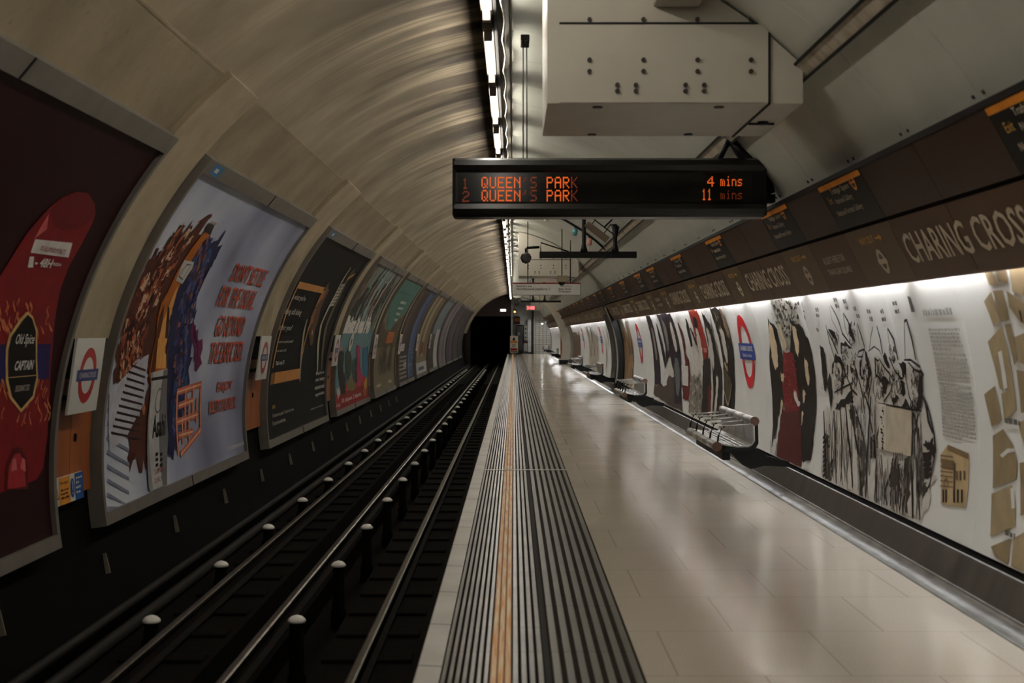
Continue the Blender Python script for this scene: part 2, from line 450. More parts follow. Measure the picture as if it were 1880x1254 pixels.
# raised concrete ribs at every gap between hoardings
GAPS = []
PW, PG = 6.06, 1.12
posters = [(10.13-PW+i*(PW+PG), 10.13+i*(PW+PG)) for i in range(0, 12)]
posters[1] = (11.24, 17.30); posters[2] = (18.75, 24.80); posters[3] = (25.95, 32.0); posters[4] = (33.05, 39.1)
z = 40.2
for i in range(5, 12): posters[i] = (z, z+PW); z += PW+1.12
posters = [p for p in posters if p[1] < 97]
for i, (a, b) in enumerate(posters):
    nxt = posters[i+1][0] if i+1 < len(posters) else b+1.12
    GAPS.append((b, nxt))
for a, b in GAPS:
    bm = bmesh.new(); arc_slab(bm, Lp, phm, ledge+.012, a+.03, b-.03, -.09, -.025, n=20)
    es = [e for e in bm.edges if abs(e.verts[0].co.y-e.verts[1].co.y) < 1e-4]
    struct('wall_left_rib', bm, CONCR)
# vault above the ledge
crown = PI/2 - math.asin((.17+LC[0])/ (LR+.03)) if False else math.acos((LC[0]+.165)/(LR+.04))
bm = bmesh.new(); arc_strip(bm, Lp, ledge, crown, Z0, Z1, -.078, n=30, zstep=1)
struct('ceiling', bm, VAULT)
bm = bmesh.new(); arc_slab(bm, Lp, ledge-.003, ledge+.003, Z0, Z1, -.10, -.067, n=1); struct('trim_ledge', bm, CONC)
# dark slot, cream trim and the panels of the platform-side ceiling
bm = bmesh.new(); extrude_profile(bm, [(-.150,2.365),(-.150,2.76),(-.128,2.76),(-.128,2.365)], Z0, ZR); struct('ceiling_slot', bm, DARKGAP)
bm = bmesh.new(); extrude_profile(bm, [(-.128,2.425),(-.035,2.41),(-.035,2.66),(-.125,2.66)], Z0, ZR); struct('trim_ceiling_edge', bm, TRIMC)
phA = math.acos((-.03-RC[0])/RR); phF = math.asin((.99-RC[1])/RR)
bm = bmesh.new(); arc_strip(bm, Rp, phF-.05, phA, Z0, ZR, -.05, mi=1, n=14, zstep=6)
z = Z0
seams = []
z = 7.67-1.22*9
while z < ZR:
    a = max(z, Z0); b = min(z+1.22, ZR)
    if b > a: arc_slab(bm, Rp, phF-.02, phA, a+.004, b-.004, -.012, 0., 0, n=20); seams.append(z)
    z += 1.22
for zs in seams:
    for dz in (-.07, .07):
        for ph in (phF+.035, phF+.30):
            p = Vector(Rp(ph, zs+dz, 0)); q = Vector(Rp(ph, zs+dz, .008))
            if ph > phF+.2: continue
            tube(bm, [p, q], .011, 6, 1)
for f in bm.faces: f.smooth = False
struct('ceiling_panels', bm, [PANEL, RIVET])
# platform-side wall: backing behind friezes, skirting, cove
phFb = math.asin((.30-RC[1])/RR)
bm = bmesh.new(); arc_strip(bm, Rp, RPH0-.06, phF, Z0, ZR, -.03, n=24, zstep=4); struct('wall_right', bm, DARKGAP)
bm = bmesh.new(); extrude_profile(bm, [(2.505,-1.43),(2.565,-1.262),(2.575,-1.258),(2.585,-1.275),(2.62,-1.30),(2.72,-1.30),(2.72,-1.62),(2.50,-1.62)], Z0, 101); struct('baseboard_right', bm, SKIRT)
cv = [(2.372+.133*math.sin(t*PI/2/8), -1.48+.05*(1-math.cos(t*PI/2/8))) for t in range(9)]
bm = bmesh.new(); extrude_profile(bm, cv+[(2.505,-1.62),(2.372,-1.62)], Z0, 101)
for f in bm.faces: f.smooth = len(f.verts) == 4
struct('trim_cove', bm, COVE)
# ------------------------------------------------------------------ rails, pots, cables
def rail(x, top, label, w=.06, h=.15):
    t = tag(empty('rail', W(x, 0, top-h)), label, 'rail')
    def prof(pts, m, nm):
        bm = bmesh.new()
        rings = [[bm.verts.new((px, zz, py)) for px, py in pts] for zz in (Z0, 120)]
        n = len(pts)
        for k in range(n): bm.faces.new((rings[0][k], rings[0][(k+1)%n], rings[1][(k+1)%n], rings[1][k]))
        bm.faces.new(rings[0][::-1]); bm.faces.new(rings[1]); obj(nm, bm, m, t)
    prof([(-w/2,h-.03),(-w/2,h-.006),(-w*.28,h),(w*.28,h),(w/2,h-.006),(w/2,h-.03)], RAILM, 'rail_head')
    prof([(-w*.9,0),(-w*.9,.012),(-.012,.03),(-.012,h-.03),(.012,h-.03),(.012,.03),(w*.9,.012),(w*.9,0)], RAILS, 'rail_web')
    return t
rail(-2.518, -2.15, 'worn running rail beside the poster wall, bright along its top')
rail(-1.775, -2.11, 'central conductor rail raised on white pots between the running rails')
rail(-1.013, -2.15, 'worn running rail close under the platform edge')
bm = bmesh.new(); tube(bm, [W(-2.97, Z0, -2.27), W(-2.97, 98.6, -2.27)], .05, 10)
tag(obj('trackside_cable', bm, mat('dusty_black_cable', (30,25,20), .7)), 'thick dusty black cable lying at the foot of the poster wall', 'cable')
bm = bmesh.new(); tube(bm, [W(-3.04, Z0, -2.14), W(-3.04, 98.6, -2.14)], .035, 10)
tag(obj('trackside_cable', bm, mat('dusty_black_cable', (30,25,20), .7)), 'thinner dusty black cable running just above the thick one', 'cable')
def pot(x, label, group):
    t = tag(empty('insulator_pot', W(x, 0, -2.72 if x > -2 else -2.33)), label, 'insulator', group)
    hgt = 2.72-2.15 if x > -2 else .18
    bm = bmesh.new(); tube(bm, [(0,0,0),(0,0,hgt*.3),(0,0,hgt*.31),(0,0,hgt-.0)], [.075,.07,.058,.052], 14); obj('post', bm, POST, t)
    bm = bmesh.new(); tube(bm, [(0,0,hgt),(0,0,hgt+.016),(0,0,hgt+.03),(0,0,hgt+.046),(0,0,hgt+.055)], [.068,.07,.06,.04,.01], 16); obj('porcelain_cap', bm, DOME, t, True)
    return t
for row, x in enumerate((-2.69, -1.61)):
    first = None
    wh = 'beside the poster-wall rail' if row == 0 else 'beside the middle rail'
    for k in range(30):
        zz = 8.04+2.52*k
        lab = 'white domed porcelain pot %s, %s from the camera end' % (wh, ordn(k))
        if first is None: first = pot(x, lab, 'insulator pots '+wh); first.location.y = zz
        else: dup(first, (first.location.x, zz, first.location.z), lab)
# cable clips on the black wall
phc = math.asin((-1.83-LC[1])/LR)
first = None
for k in range(14):
    zz = 9.05+2.35*k
    lab = 'small pale metal clip low on the black track wall, %s along' % ordn(k)
    if first is None:
        bm = bmesh.new()
        a = Vector(Lp(phc-.022, 0, -.10)); b = Vector(Lp(phc+.022, 0, -.06))
        c = Vector(Lp(phc+.022, 0, -.085)); d = Vector(Lp(phc-.022, 0, -.06))
        for q0, q1 in ((-.008, .008),):
            vs = [bm.verts.new(Vector(p)+Vector((0, dy, 0))) for dy in (-.006, .006) for p in (a, d, b, c)]
            for f in ((0,1,2,3),(7,6,5,4),(0,4,5,1),(1,5,6,2),(2,6,7,3),(3,7,4,0)): bm.faces.new([vs[i] for i in f])
        first = tag(obj('cable_clip', bm, mat('pale_clip', (130,122,106), .5)), lab, 'clip', 'cable clips on the track wall'); first.location.y = zz
    else:
        c = first.copy(); COL.objects.link(c); c.location.y = zz; c['label'] = lab
# timber sleepers ends between the rails
bm0 = None
sl = None
for k in range(70):
    zz = 5.94+.84*k
    lab = 'dark oily timber sleeper under the near rail pair, %s from the camera end' % ordn(k)
    lab = 'dark oily timber sleeper under the track, %s from the camera end' % ordn(k)
    if sl is None:
        bm = bmesh.new()
        for a, b in ((-2.80,-2.17),(-1.36,-.72)): pass
        bm.free()
        bm = bevel_box((-2.80,-.12,-2.42+CH), (-2.20,.12,-2.305+CH), .012)
        sl = tag(obj('sleeper', bm, TRACKB), lab, 'sleeper', 'timber sleepers under the track'); sl.location.y = zz
    else:
        c = sl.copy(); COL.objects.link(c); c.location.y = zz; c['label'] = lab
#PART2
s2 = None
for k in range(70):
    zz = 5.94+.84*k
    lab = 'dark oily timber sleeper below the platform edge rail, %s from the camera end' % ordn(k)
    if s2 is None:
        bm = bevel_box((-1.36,-.12,-2.42+CH), (-.72,.12,-2.305+CH), .012)
        s2 = tag(obj('sleeper', bm, TRACKB), lab, 'sleeper', 'timber sleepers by the platform edge'); s2.location.y = zz
    else:
        c = s2.copy(); COL.objects.link(c); c.location.y = zz; c['label'] = lab

# ------------------------------------------------------------------ ceiling tube lamps
def tube_lamp(z, label):
    t = thing('tube_lamp', W(-.20, z, 2.32), label, 'lamp', 'fluorescent tube lamps in a line along the crown')
    bm = bmesh.new(); tube(bm, [(0,.06,0),(0,1.90,0)], .021, 12); obj('tube', bm, TUBE, t)
    bm = bevel_box((-.045,-.1,.045), (.045,2.06,.12), .01); obj('batten', bm, mat('dull_grey_batten', (104,96,86), .5), t)
    for y0 in (-.02, 1.90):
        bm = bevel_box((-.032,y0,-.03), (.032,y0+.08,.05), .008); obj('lamp_holder', bm, mat('dull_grey_batten', (104,96,86), .5), t)
    bm = bmesh.new(); tube(bm, [(0,.3,.12),(0,.3,.21)], .008, 6); obj('hanger', bm, BLK, t)
    return t
lamp0 = None
k = 0
z = 11.13-2.60*5
while z < 96.9:
    lab = 'lit fluorescent tube overhead, %s in the line from the camera end' % ordn(k)
    if lamp0 is None: lamp0 = tube_lamp(z, lab)
    else: dup(lamp0, W(-.20, z, 2.32), lab)
    z += 2.60; k += 1
# looping white cable on the cream trim
bm = bmesh.new(); pts = []
zc = 1.0
i = 0
while zc < 60:
    pts.append(W(-.082+.012*math.sin(i*1.57), zc, 2.392-.022*abs(math.sin(i*.785)))); zc += .34; i += 1
tube(bm, pts, .007, 6)
tag(obj('ceiling_cable', bm, mat('white_cable', (226,220,206), .35)), 'white cable looping along the cream ceiling edge strip', 'cable')
# longitudinal cable tray on the panels
ph1 = math.atan2(1.59-RC[1]-.0, 1.794-RC[0]); 
def dirph(s):
    A = 1+s*s; B = -2*(RC[0]+s*RC[1]); C = RC[0]**2+RC[1]**2-RR*RR
    x = (-B+math.sqrt(B*B-4*A*C))/(2*A); return math.atan2(s*x-RC[1], x-RC[0])
pa, pb = dirph(.872), dirph(.955)
bm = bmesh.new(); arc_slab(bm, Rp, pa, pb, Z0, 66, .002, .035, 0, 3)
tr = tag(obj('cable_tray', bm, mat('dusty_cream_tray', (190,180,162), .5, rgb2=(150,136,114), scale=5, stretch=(1,1.5,1))), 'narrow cream cable tray running along the panelled ceiling', 'tray')
for p in (pa, pb):
    bm = bmesh.new(); arc_slab(bm, Rp, p-.003, p+.003, Z0, 66, -.01, .045, 0, 1); obj('tray_lip', bm, BLK, tr)

# ------------------------------------------------------------------ benches
def bench(z, label):
    t = thing('platform_bench', W(0, z, -1.48), label, 'bench', 'steel perch benches along the mural wall')
    h = CH
    fx, fy = 1.84, -1.03+h; bx, by = 2.18, -.80+h
    for i in range(4):
        y0, y1 = i*.5+.012, (i+1)*.5-.012
        prof = [(fx+.03,fy+.028),(fx+.08,fy+.018),(fx+.18,fy+.004),(fx+.28,fy+.006),(fx+.315,fy+.02),(fx+.33,fy+.06),(bx-.02,by-.05),(bx-.025,by-.01)]
        bm = bmesh.new(); th = .012
        ring = [(x, y) for x, y in prof] + [(x+.004, y-th) if j < 4 else (x+th, y-.004) for j, (x, y) in reversed(list(enumerate(prof)))]
        a = [bm.verts.new((x, y0, y)) for x, y in ring]; b = [bm.verts.new((x, y1, y)) for x, y in ring]
        n = len(ring)
        for q in range(n): bm.faces.new((a[q], a[(q+1)%n], b[(q+1)%n], b[q]))
        bm.faces.new(a[::-1]); bm.faces.new(b)
        # raised slats on the seat pan
        for sx in (.10,.15,.20,.25):
            tube(bm, [(fx+sx, y0+.02, fy+.010), (fx+sx, y1-.02, fy+.010)], .010, 6)
        obj('seat', bm, STEEL, t)
        bm = bmesh.new(); tube(bm, [(fx, y0, fy), (fx, y1, fy)], .038, 16); obj('front_roll', bm, STEEL, t)
        bm = bmesh.new(); tube(bm, [(bx, y0, by), (bx, y1, by)], .036, 16); obj('back_roll', bm, STEEL, t)
    for i in range(5):
        y = i*.5
        bm = bmesh.new()
        tube(bm, [(fx-.0,y,fy+.0),(fx+.012,y,fy+.09),(fx+.045,y,fy+.175),(fx+.07,y,fy+.182)], .009, 8)
        obj('arm_support', bm, BLK, t)
        bm = bmesh.new(); tube(bm, [(fx+.03,y,fy+.18),(bx-.03,y,fy+.20)], .008, 8); 
        tube(bm, [(fx+.02,y,fy+.18),(fx+.05,y,fy+.18)], .014, 8); tube(bm, [(bx-.045,y,fy+.20),(bx-.015,y,fy+.20)], .014, 8)
        obj('armrest', bm, STEEL, t)
        bm = bmesh.new()   # side plate under and behind the seats
        pl = [(fx,fy-.035),(fx+.15,fy-.02),(fx+.31,fy-.005),(fx+.345,fy+.05),(bx+.0,by-.0),(bx+.03,by-.0),(fx+.375,fy+.03),(fx+.34,fy-.035),(fx+.15,fy-.05)]
        a = [bm.verts.new((x, y-.008, z_)) for x, z_ in pl]; b = [bm.verts.new((x, y+.008, z_)) for x, z_ in pl]
        for q in range(len(pl)): bm.faces.new((a[q], a[(q+1)%len(pl)], b[(q+1)%len(pl)], b[q]))
        tri(bm, [bm.faces.new(a[::-1]), bm.faces.new(b)])
        obj('side_plate', bm, BLK, t)
    for yy in (0, 2.0):
        bm = bmesh.new(); tube(bm, [(fx, yy-.012, fy), (fx, yy+.012, fy)], .044, 18); tube(bm, [(bx, yy-.012, by), (bx, yy+.012, by)], .042, 18)
        obj('end_cap', bm, mat('bronze_steel', (120,96,84), .35, 1.0), t)
    bm = bevel_box((fx+.06, .06, fy-.13), (fx+.13, 1.94, fy-.05), .008); obj('beam', bm, BLK, t)
    for yy in (.06, 1.86):
        bm = bmesh.new()
        pl = [(1.96,.40),(2.22,.43),(2.30,.36),(2.506,.31),(2.506,.26),(2.28,.27),(2.16,.24),(2.08,.28)]  # bracket outline also fills the shaded area under the seat with black
        a = [bm.verts.new((x, yy, z_)) for x, z_ in pl]; b = [bm.verts.new((x, yy+.07, z_)) for x, z_ in pl]
        for q in range(len(pl)): bm.faces.new((a[q], a[(q+1)%len(pl)], b[(q+1)%len(pl)], b[q]))
        tri(bm, [bm.faces.new(a[::-1]), bm.faces.new(b)]); obj('wall_bracket', bm, BLK, t)
    return t
bn = bench(12.87, 'four-seat steel bench below the portrait mural, first from the camera end')
for z, l in ((23.6, 'steel bench just before the black arch ring, second from the camera end'),
             (35.0, 'steel bench right after the black arch ring, third from the camera end'),
             (45.5, 'steel bench before the pale arch pier, fourth from the camera end'),
             (70.0, 'small distant steel bench beyond the pale arch pier'),
             (88.0, 'steel bench close to the white tiled end wall')):
    dup(bn, W(0, z, -1.48), l)

# ------------------------------------------------------------------ train indicator
def dmi():
    x0, x1, y0, y1, z = -.465, 1.96, .905, 1.365, 11.1
    t = thing('train_indicator', W(.75, z, 1.365), 'long black train indicator with orange dot text, hung over the platform', 'indicator')
    L = Vector(t.location)
    def rel(p): return tuple(Vector(p)-L)
    prof = [(0, y0+.02),(.012,y0),(.26,y0),(.28,y0+.02),(.28,y1-.02),(.26,y1),(.012,y1),(-.03,y1-.02),(-.045,y1-.06),(-.03,y1-.10),(-.012,y1-.115),(-.012,y0+.115),(-.03,y0+.10),(-.045,y0+.06),(-.03,y0+.02)]
    bm = bmesh.new()
    a = [bm.verts.new(rel(W(x0, z+dz, y))) for dz, y in prof]; b = [bm.verts.new(rel(W(x1, z+dz, y))) for dz, y in prof]
    n = len(prof)
    for q in range(n): bm.faces.new((a[q], b[q], b[(q+1)%n], a[(q+1)%n]))
    tri(bm, [bm.faces.new(a), bm.faces.new(b[::-1])])
    obj('case', bm, BLKG, t)
    for xx, nm in ((x0, 0), (x1, 1)):
        bm = bevel_box(rel(W(xx-.012, z-.035, y0+.005)), rel(W(xx+.012, z+.275, y1-.005)), .01); obj('end_plate', bm, BLK, t)
    bm = bmesh.new(); box(bm, rel(W(x0+.03, z-.0135, y0+.118)), rel(W(x1-.10, z-.0115, y1-.118))); obj('screen', bm, mat('black_glass', (8,7,7), .12, var=0), t)
    sc = 2611/z
    def pxx(px): return (px-VX)/sc
    def pxy(py): return (VY-py)/sc
    def mp(u, v, off): return rel(W(u, z-.0135-off, v))
    FONT = {'Q':'01110,10001,10001,10001,10101,10010,01101','U':'10001,10001,10001,10001,10001,10001,01110','E':'11111,10000,10000,11110,10000,10000,11111','N':'10001,11001,10101,10011,10001,10001,10001',
     "'":'00100,00100,01000,00000,00000,00000,00000','S':'01111,10000,10000,01110,00001,00001,11110','P':'11110,10001,10001,11110,10000,10000,10000','A':'01110,10001,10001,11111,10001,10001,10001','R':'11110,10001,10001,11110,10100,10010,10001','K':'10001,10010,10100,11000,10100,10010,10001',
     '1':'00100,01100,00100,00100,00100,00100,01110','2':'01110,10001,00001,00110,01000,10000,11111','4':'00010,00110,01010,10010,11111,00010,00010','m':'00000,00000,11010,10101,10101,10101,10101','i':'00100,00000,01100,00100,00100,00100,01110','n':'00000,00000,11110,10001,10001,10001,10001','s':'00000,00000,01111,10000,01110,00001,11110',' ':'0'}
    def led(art, m, ch, x, y, w, h):
        rows = FONT[ch].split(',')
        if ch == ' ': return
        for r, row in enumerate(rows):
            for c, b in enumerate(row):
                if b == '1':
                    cx = x+w*(c+.5)/5; cy = y+h-h*(r+.5)/7
                    art.rect(m, cx-w*.095, cy-h*.068, cx+w*.095, cy+h*.068, 1)
    def line(word, px0, px1, py0, py1, bright, dimset, nm):
        art = Art(eps=.0003)
        n = len(word); p = (pxx(px1)-pxx(px0))/n
        for i, ch in enumerate(word):
            led(art, LEDD if i in dimset else LEDO, ch, pxx(px0)+i*p, pxy(py1), p*.80, pxy(py0)-pxy(py1))
        art.build(nm, mp, t, dv=None, off0=.001)
    line('1', 849, 862, 327, 347, 0, {0}, 'led_lettering'); line('2', 849, 865, 351, 371, 0, {0}, 'led_lettering')
    line("QUEEN'S PARK", 884, 1063, 325, 346, 1, {5,6,11}, 'led_lettering')
    line("QUEEN'S PARK", 884, 1063, 349, 370, 1, {5,6,11}, 'led_lettering')
    line('4', 1298, 1314, 324, 343, 1, {}, 'led_lettering'); line('11', 1288, 1308, 347, 368, 1, {}, 'led_lettering')
    line('mins', 1322, 1364, 324, 342, 1, {}, 'led_lettering'); line('mins', 1322, 1364, 350, 366, 1, {0,1,2,3}, 'led_lettering')
    # suspension rods and the arm to the vault
    for x, ya, yb in ((.075, y1, 2.34), (.105, y1, 2.34)):
        bm = bmesh.new(); tube(bm, [rel(W(x, z+.1, ya)), rel(W(x, z+.1 if x < .1 else z+.35, yb))], .005, 6); obj('suspension_wire', bm, BLK, t)
    bm = bevel_box(rel(W(.055, z+.07, 2.30)), rel(W(.125, z+.38, 2.345)), .006); obj('ceiling_clip', bm, BLK, t)
    pts = [W(1.70, z+.14, 1.56), W(1.80, z+.14, 1.42), W(1.93, z+.14, 1.33), W(2.0, z+.14, 1.19), W(2.04, z+.14, 1.10)]
    bm = bmesh.new(); tube(bm, [rel(p) for p in pts], [.035,.05,.075,.05,.03], 8); obj('curved_arm', bm, BLK, t)
    bm = bmesh.new(); tube(bm, [rel(W(1.72, z+.14, 1.56)), rel(W(1.62, z+.14, 1.36))], .022, 8); obj('arm_strut', bm, BLK, t)
    bm = bmesh.new(); tube(bm, [rel(W(1.74, z+.14, 1.50)), rel(W(1.90, z+.14, 1.36))], .010, 8); obj('arm_strut', bm, BLK, t)
    bm = bmesh.new(); tube(bm, [rel(W(1.93, z+.14, 1.15)), rel(W(2.03, z+.14, 1.04))], .018, 8); obj('arm_strut', bm, BLK, t)
    bm = bevel_box(rel(W(1.66, z+.08, 1.545)), rel(W(1.74, z+.2, 1.60)), .006); obj('arm_plate', bm, BLK, t)
    bm = bevel_box(rel(W(1.995, z+.08, 1.025)), rel(W(2.06, z+.2, 1.09)), .006); obj('arm_plate', bm, BLK, t)
dmi()

# ------------------------------------------------------------------ cream projector housings
def ceil_y(x): return RC[1]+math.sqrt(RR*RR-(x-RC[0])**2)
def housing(z, x0, xs, x1, yb, depth, label, name='projector_housing'):
    t = thing(name, W((x0+x1)/2, z, yb), label, 'housing', 'cream projector housings hung from the ceiling')
    L = Vector(t.location)
    def rel(p): return tuple(Vector(p)-L)
    c = .08
    def body(xa, xb, ca, cb, zf, zb, nm):
        bm = bmesh.new(); n = 8; rings = []
        for zz in (zf, zb):
            top = [(xb-(xb-xa)*i/n, ceil_y(xb-(xb-xa)*i/n)-.015) for i in range(n+1)]
            rings.append([bm.verts.new(rel(W(x, zz, y))) for x, y in [(xa, yb), (xb, yb)]+top])
        m = len(rings[0])
        for q in range(m): bm.faces.new((rings[0][q], rings[0][(q+1)%m], rings[1][(q+1)%m], rings[1][q]))
        fs = [bm.faces.new(rings[0][::-1]), bm.faces.new(rings[1])]; tri(bm, fs)
        return bm
    w = xs-x0
    o = obj('body', body(x0, x1, 0, 0, z, z+depth, 'body'), BOXM, t)
    # front cover plate with bolts
    top = 1.80 if z < 20 else 1.72
    sc = (xs-x0)/1.296
    bm = bmesh.new()
    v = [(x0+.07*sc, yb+.004), (xs-.008, yb+.004), (xs-.008, top), (x0+.07*sc, top)]
    a = [bm.verts.new(rel(W(x, z-.012, y))) for x, y in v]; b = [bm.verts.new(rel(W(x, z, y))) for x, y in v]
    bm.faces.new(a); [bm.faces.new((a[q], b[q], b[(q+1)%4], a[(q+1)%4])) for q in range(4)]
    def bolt(px, py):
        x = (px-VX)/F*8.31*sc*1.0+(x0-.197*sc); y = yb+(190-py)/F*8.31
        tube(bm, [rel(W(x, z-.012, y)), rel(W(x, z-.026, y))], .014, 8, 1)
    for px in (1082,1181,1280,1378):
        bolt(px,111); bolt(px,132)
    for px in (1133,1167,1258,1292):
        bolt(px,157); bolt(px,168)
    obj('front_cover', bm, [BOXM, RIVET], t)
    bm = bmesh.new()
    for px in (1082,1181,1280,1378):
        x = (px-VX)/F*8.31*sc+(x0-.197*sc); tube(bm, [rel(W(x, z, top+.03)), rel(W(x, z-.016, top+.03))], .013, 8, 0)
    obj('upper_bolts', bm, RIVET, t)
    bm = bmesh.new()
    box(bm, rel(W(xs-.008, z-.016, yb-.006)), rel(W(xs+.006, z-.0, top))); box(bm, rel(W(x0+.07*sc, z-.016, top)), rel(W(xs+.006, z, top+.012)))
    box(bm, rel(W(xs-.008, z-.016, yb-.008)), rel(W(xs+.006, z+depth, yb+.002)))
    obj('seam_gap', bm, DARKGAP, t)
    for xa, za in ((x0+.3, z+.12), (x0+1.02*sc, z+.12), (x0+.33, z+depth-.1), (x0+.98*sc, z+depth-.1)):
        bm = bmesh.new(); tube(bm, [rel(W(xa, za, yb+.002)), rel(W(xa, za, yb-.008))], .03, 12); obj('underside_screw', bm, RIVET, t)
    bm = bmesh.new(); xl = xs+.09; tube(bm, [rel(W(xl, z+.72, yb+.01)), rel(W(xl, z+.72, yb-.02))], .035, 12); box(bm, rel(W(xl-.09, z+.71, yb-.02)), rel(W(xl+.07, z+.74, yb-.008))); obj('latch', bm, BLK, t)
    return t
hs = housing(8.31, .197, 1.493, 1.69, 1.34, 1.38, 'large cream steel housing with bolted front, above the train indicator')
housing(33.6, .12, 1.335, 1.53, 1.34, 1.5, 'smaller distant cream housing behind the camera bar')
# extra bits at the near housing
t = thing('junction_box', W(.93, 8.05, 1.9), 'small pale box on the front of the large cream housing', 'box')
obj('body', bevel_box((-.115,0,-.0), (.15,.25,.40), .01), mat('pale_grey_box', (168,160,146), .45), t)
bm = bmesh.new(); tube(bm, [W(1.62, 8.2, 2.02), W(1.72, 8.2, 1.99), W(1.755, 8.2, 1.92), W(1.74, 8.2, 1.84), W(1.685, 8.2, 1.815)], .017, 10)
tag(obj('power_cable', bm, BLK), 'thick black cable looping out of the large cream housing', 'cable')

# ------------------------------------------------------------------ camera bar, speaker, direction sign
def bar(z, x0, x1, y0, y1, label, posts, cam_x, group=None):
    t = thing('ceiling_bar', W((x0+x1)/2, z, y1), label, 'bar')
    L = Vector(t.location)
    def rel(p): return tuple(Vector(p)-L)
    obj('beam', bevel_box(rel(W(x0, z-.05, y0)), rel(W(x1, z+.05, y1)), .008), BLK, t)
    for px in posts:
        yt = ceil_y(px)-.01
        bm = bmesh.new(); tube(bm, [rel(W(px, z, y1-.02)), rel(W(px, z, y1+.06)), rel(W(px, z, y1+.12)), rel(W(px, z, yt-.2 if yt-.2 > y1+.13 else y1+.15)), rel(W(px, z, yt))], [.07,.045,.032,.034,.075], 10); obj('post', bm, BLK, t)
    bm = bmesh.new(); tube(bm, [rel(W(x0+.02, z, y1)), rel(W(x0+.02, z, y1+.14)), rel(W(x0+.45, z, y1+.0))], .012, 6); obj('brace', bm, BLK, t)
    bm = bmesh.new(); tube(bm, [rel(W(x0, z, y1+.07)), rel(W(cam_x, z, y1+.06))], .02, 8); obj('camera_arm', bm, BLK, t)
    return t
bar(22.0, .40, 1.90, 1.155, 1.255, 'black ceiling bar on two posts behind the train indicator', (1.087, 1.57), .20)
bar(55.0, .27, 1.83, 1.17, 1.25, 'distant black ceiling bar past the hanging direction sign', (.75, 1.2), .12)
def camera_unit(x, z, y, label):
    t = thing('security_camera', W(x, z, y), label, 'camera', 'dark camera heads on the bars')
    bm = bmesh.new(); tube(bm, [(0,-.10,0),(0,-.08,0),(0,.12,0),(0,.14,0)], [.06,.088,.085,.05], 8); obj('body', bm, mat('dark_brown_camera', (52,44,40), .4), t)
    bm = bmesh.new(); tube(bm, [(0,-.115,-.01),(0,-.10,-.01)], .055, 12); obj('lens', bm, mat('black_glass', (8,7,7), .12, var=0), t)
    bm = bmesh.new(); tube(bm, [(0,0,.08),(0,0,.15)], .018, 8); obj('neck', bm, BLK, t)
    return t
camera_unit(.19, 22.0, 1.155, 'dark camera head hanging at the end of the bar behind the indicator')
camera_unit(.13, 55.0, 1.13, 'tiny dark camera head on the distant bar')
t = thing('ceiling_speaker', W(1.17, 20.0, 1.42), 'long brown column speaker tilted under the ceiling behind the indicator', 'speaker')
bm = bevel_box((-.19,-.05,-.045), (.19,.05,.045), .008); bmesh.ops.rotate(bm, verts=bm.verts, cent=(0,0,0), matrix=__import__('mathutils').Matrix.Rotation(.66, 3, 'Y')); obj('body', bm, mat('brown_speaker', (98,82,66), .5), t)
for dx, dz in ((-.09,.08), (.08,-.05)):
    bm = bmesh.new(); tube(bm, [(dx,0,dz), (dx+.12, 0, dz+.16)], .008, 6); obj('hanger', bm, BLK, t)
bm = bmesh.new(); tube(bm, [(-.06,0,.19),(.24,0,-.04)], .010, 6); tube(bm, [(.10,0,.06),(.35,0,ceil_y(1.52)-1.42)], .014, 6); obj('hanger_rail', bm, BLK, t)

def flat_map(x0, z, y0, L):
    return lambda u, v, off: tuple(Vector(W(x0+u, z-off, y0+v))-L)
t = thing('direction_sign', W(.70, 30.0, 1.06), 'white hanging platform direction sign with dark red top edge', 'sign')
L = Vector(t.location)
obj('board', bevel_box(tuple(Vector(W(-.02, 30.0, .79))-L), tuple(Vector(W(1.41, 30.08, 1.06))-L), .006), ENAM, t)
a = Art(eps=.001); a.rect(P((120,40,30)), 0, .24, 1.43, .27); a.rect(INK, 0, 0, 1.43, .008); a.rect(INK, 1.422, 0, 1.43, .24)
a.text(INK, 'Bakerloo line', .08, .175, .40, .038, 2, .012); a.text(INK, 'Northbound platform 1', .08, .095, .78, .065, 2, .015)
a.text(INK, 'Oxford Circus', 1.0, .178, 1.25, .03); a.text(INK, 'Baker Street', .97, .115, 1.23, .042, 2, .015); a.text(INK, 'Paddington', .97, .055, 1.22, .042, 2, .015)
a.build('lettering', flat_map(-.02, 30.0, .79, L), t, dv=None, off0=.001)
for x in (.3, 1.2):
    bm = bmesh.new(); tube(bm, [tuple(Vector(W(x, 30.04, 1.055))-L), tuple(Vector(W(x, 30.04, ceil_y(x)-.01))-L)], .012, 6); obj('suspension_rod', bm, BLK, t)
t = thing('dome_camera', W(.97, 28.6, 1.04), 'small beige dome camera hanging in front of the direction sign', 'camera')
obj('housing', bevel_box((-.10,-.07,-.02), (.12,.07,.11), .012), mat('beige_plastic', (136,122,98), .5), t)
bm = bmesh.new(); bmesh.ops.create_uvsphere(bm, u_segments=16, v_segments=10, radius=.075)
for v in bm.verts: v.co.z = v.co.z-.02 if v.co.z < 0 else -.02
obj('dome', bm, BLKG, t, True)
bm = bmesh.new(); tube(bm, [(0,0,.11),(0,0,ceil_y(.97)-1.05)], .012, 6); obj('stem', bm, BLK, t)
t = thing('countdown_clock', W(.9, 60.0, 1.17), 'small distant display box with red lit digits', 'display')
obj('case', bevel_box((-.37,0,-.23), (.36,.12,0), .008), mat('grey_case', (160,152,140), .4), t)
a = Art(eps=.001); a.text(LEDR, '3:08', -.34, -.19, -.02, .14, bold=.03)
a.build('digits', lambda u, v, o: (u, -o, v), t, dv=None, off0=.002)
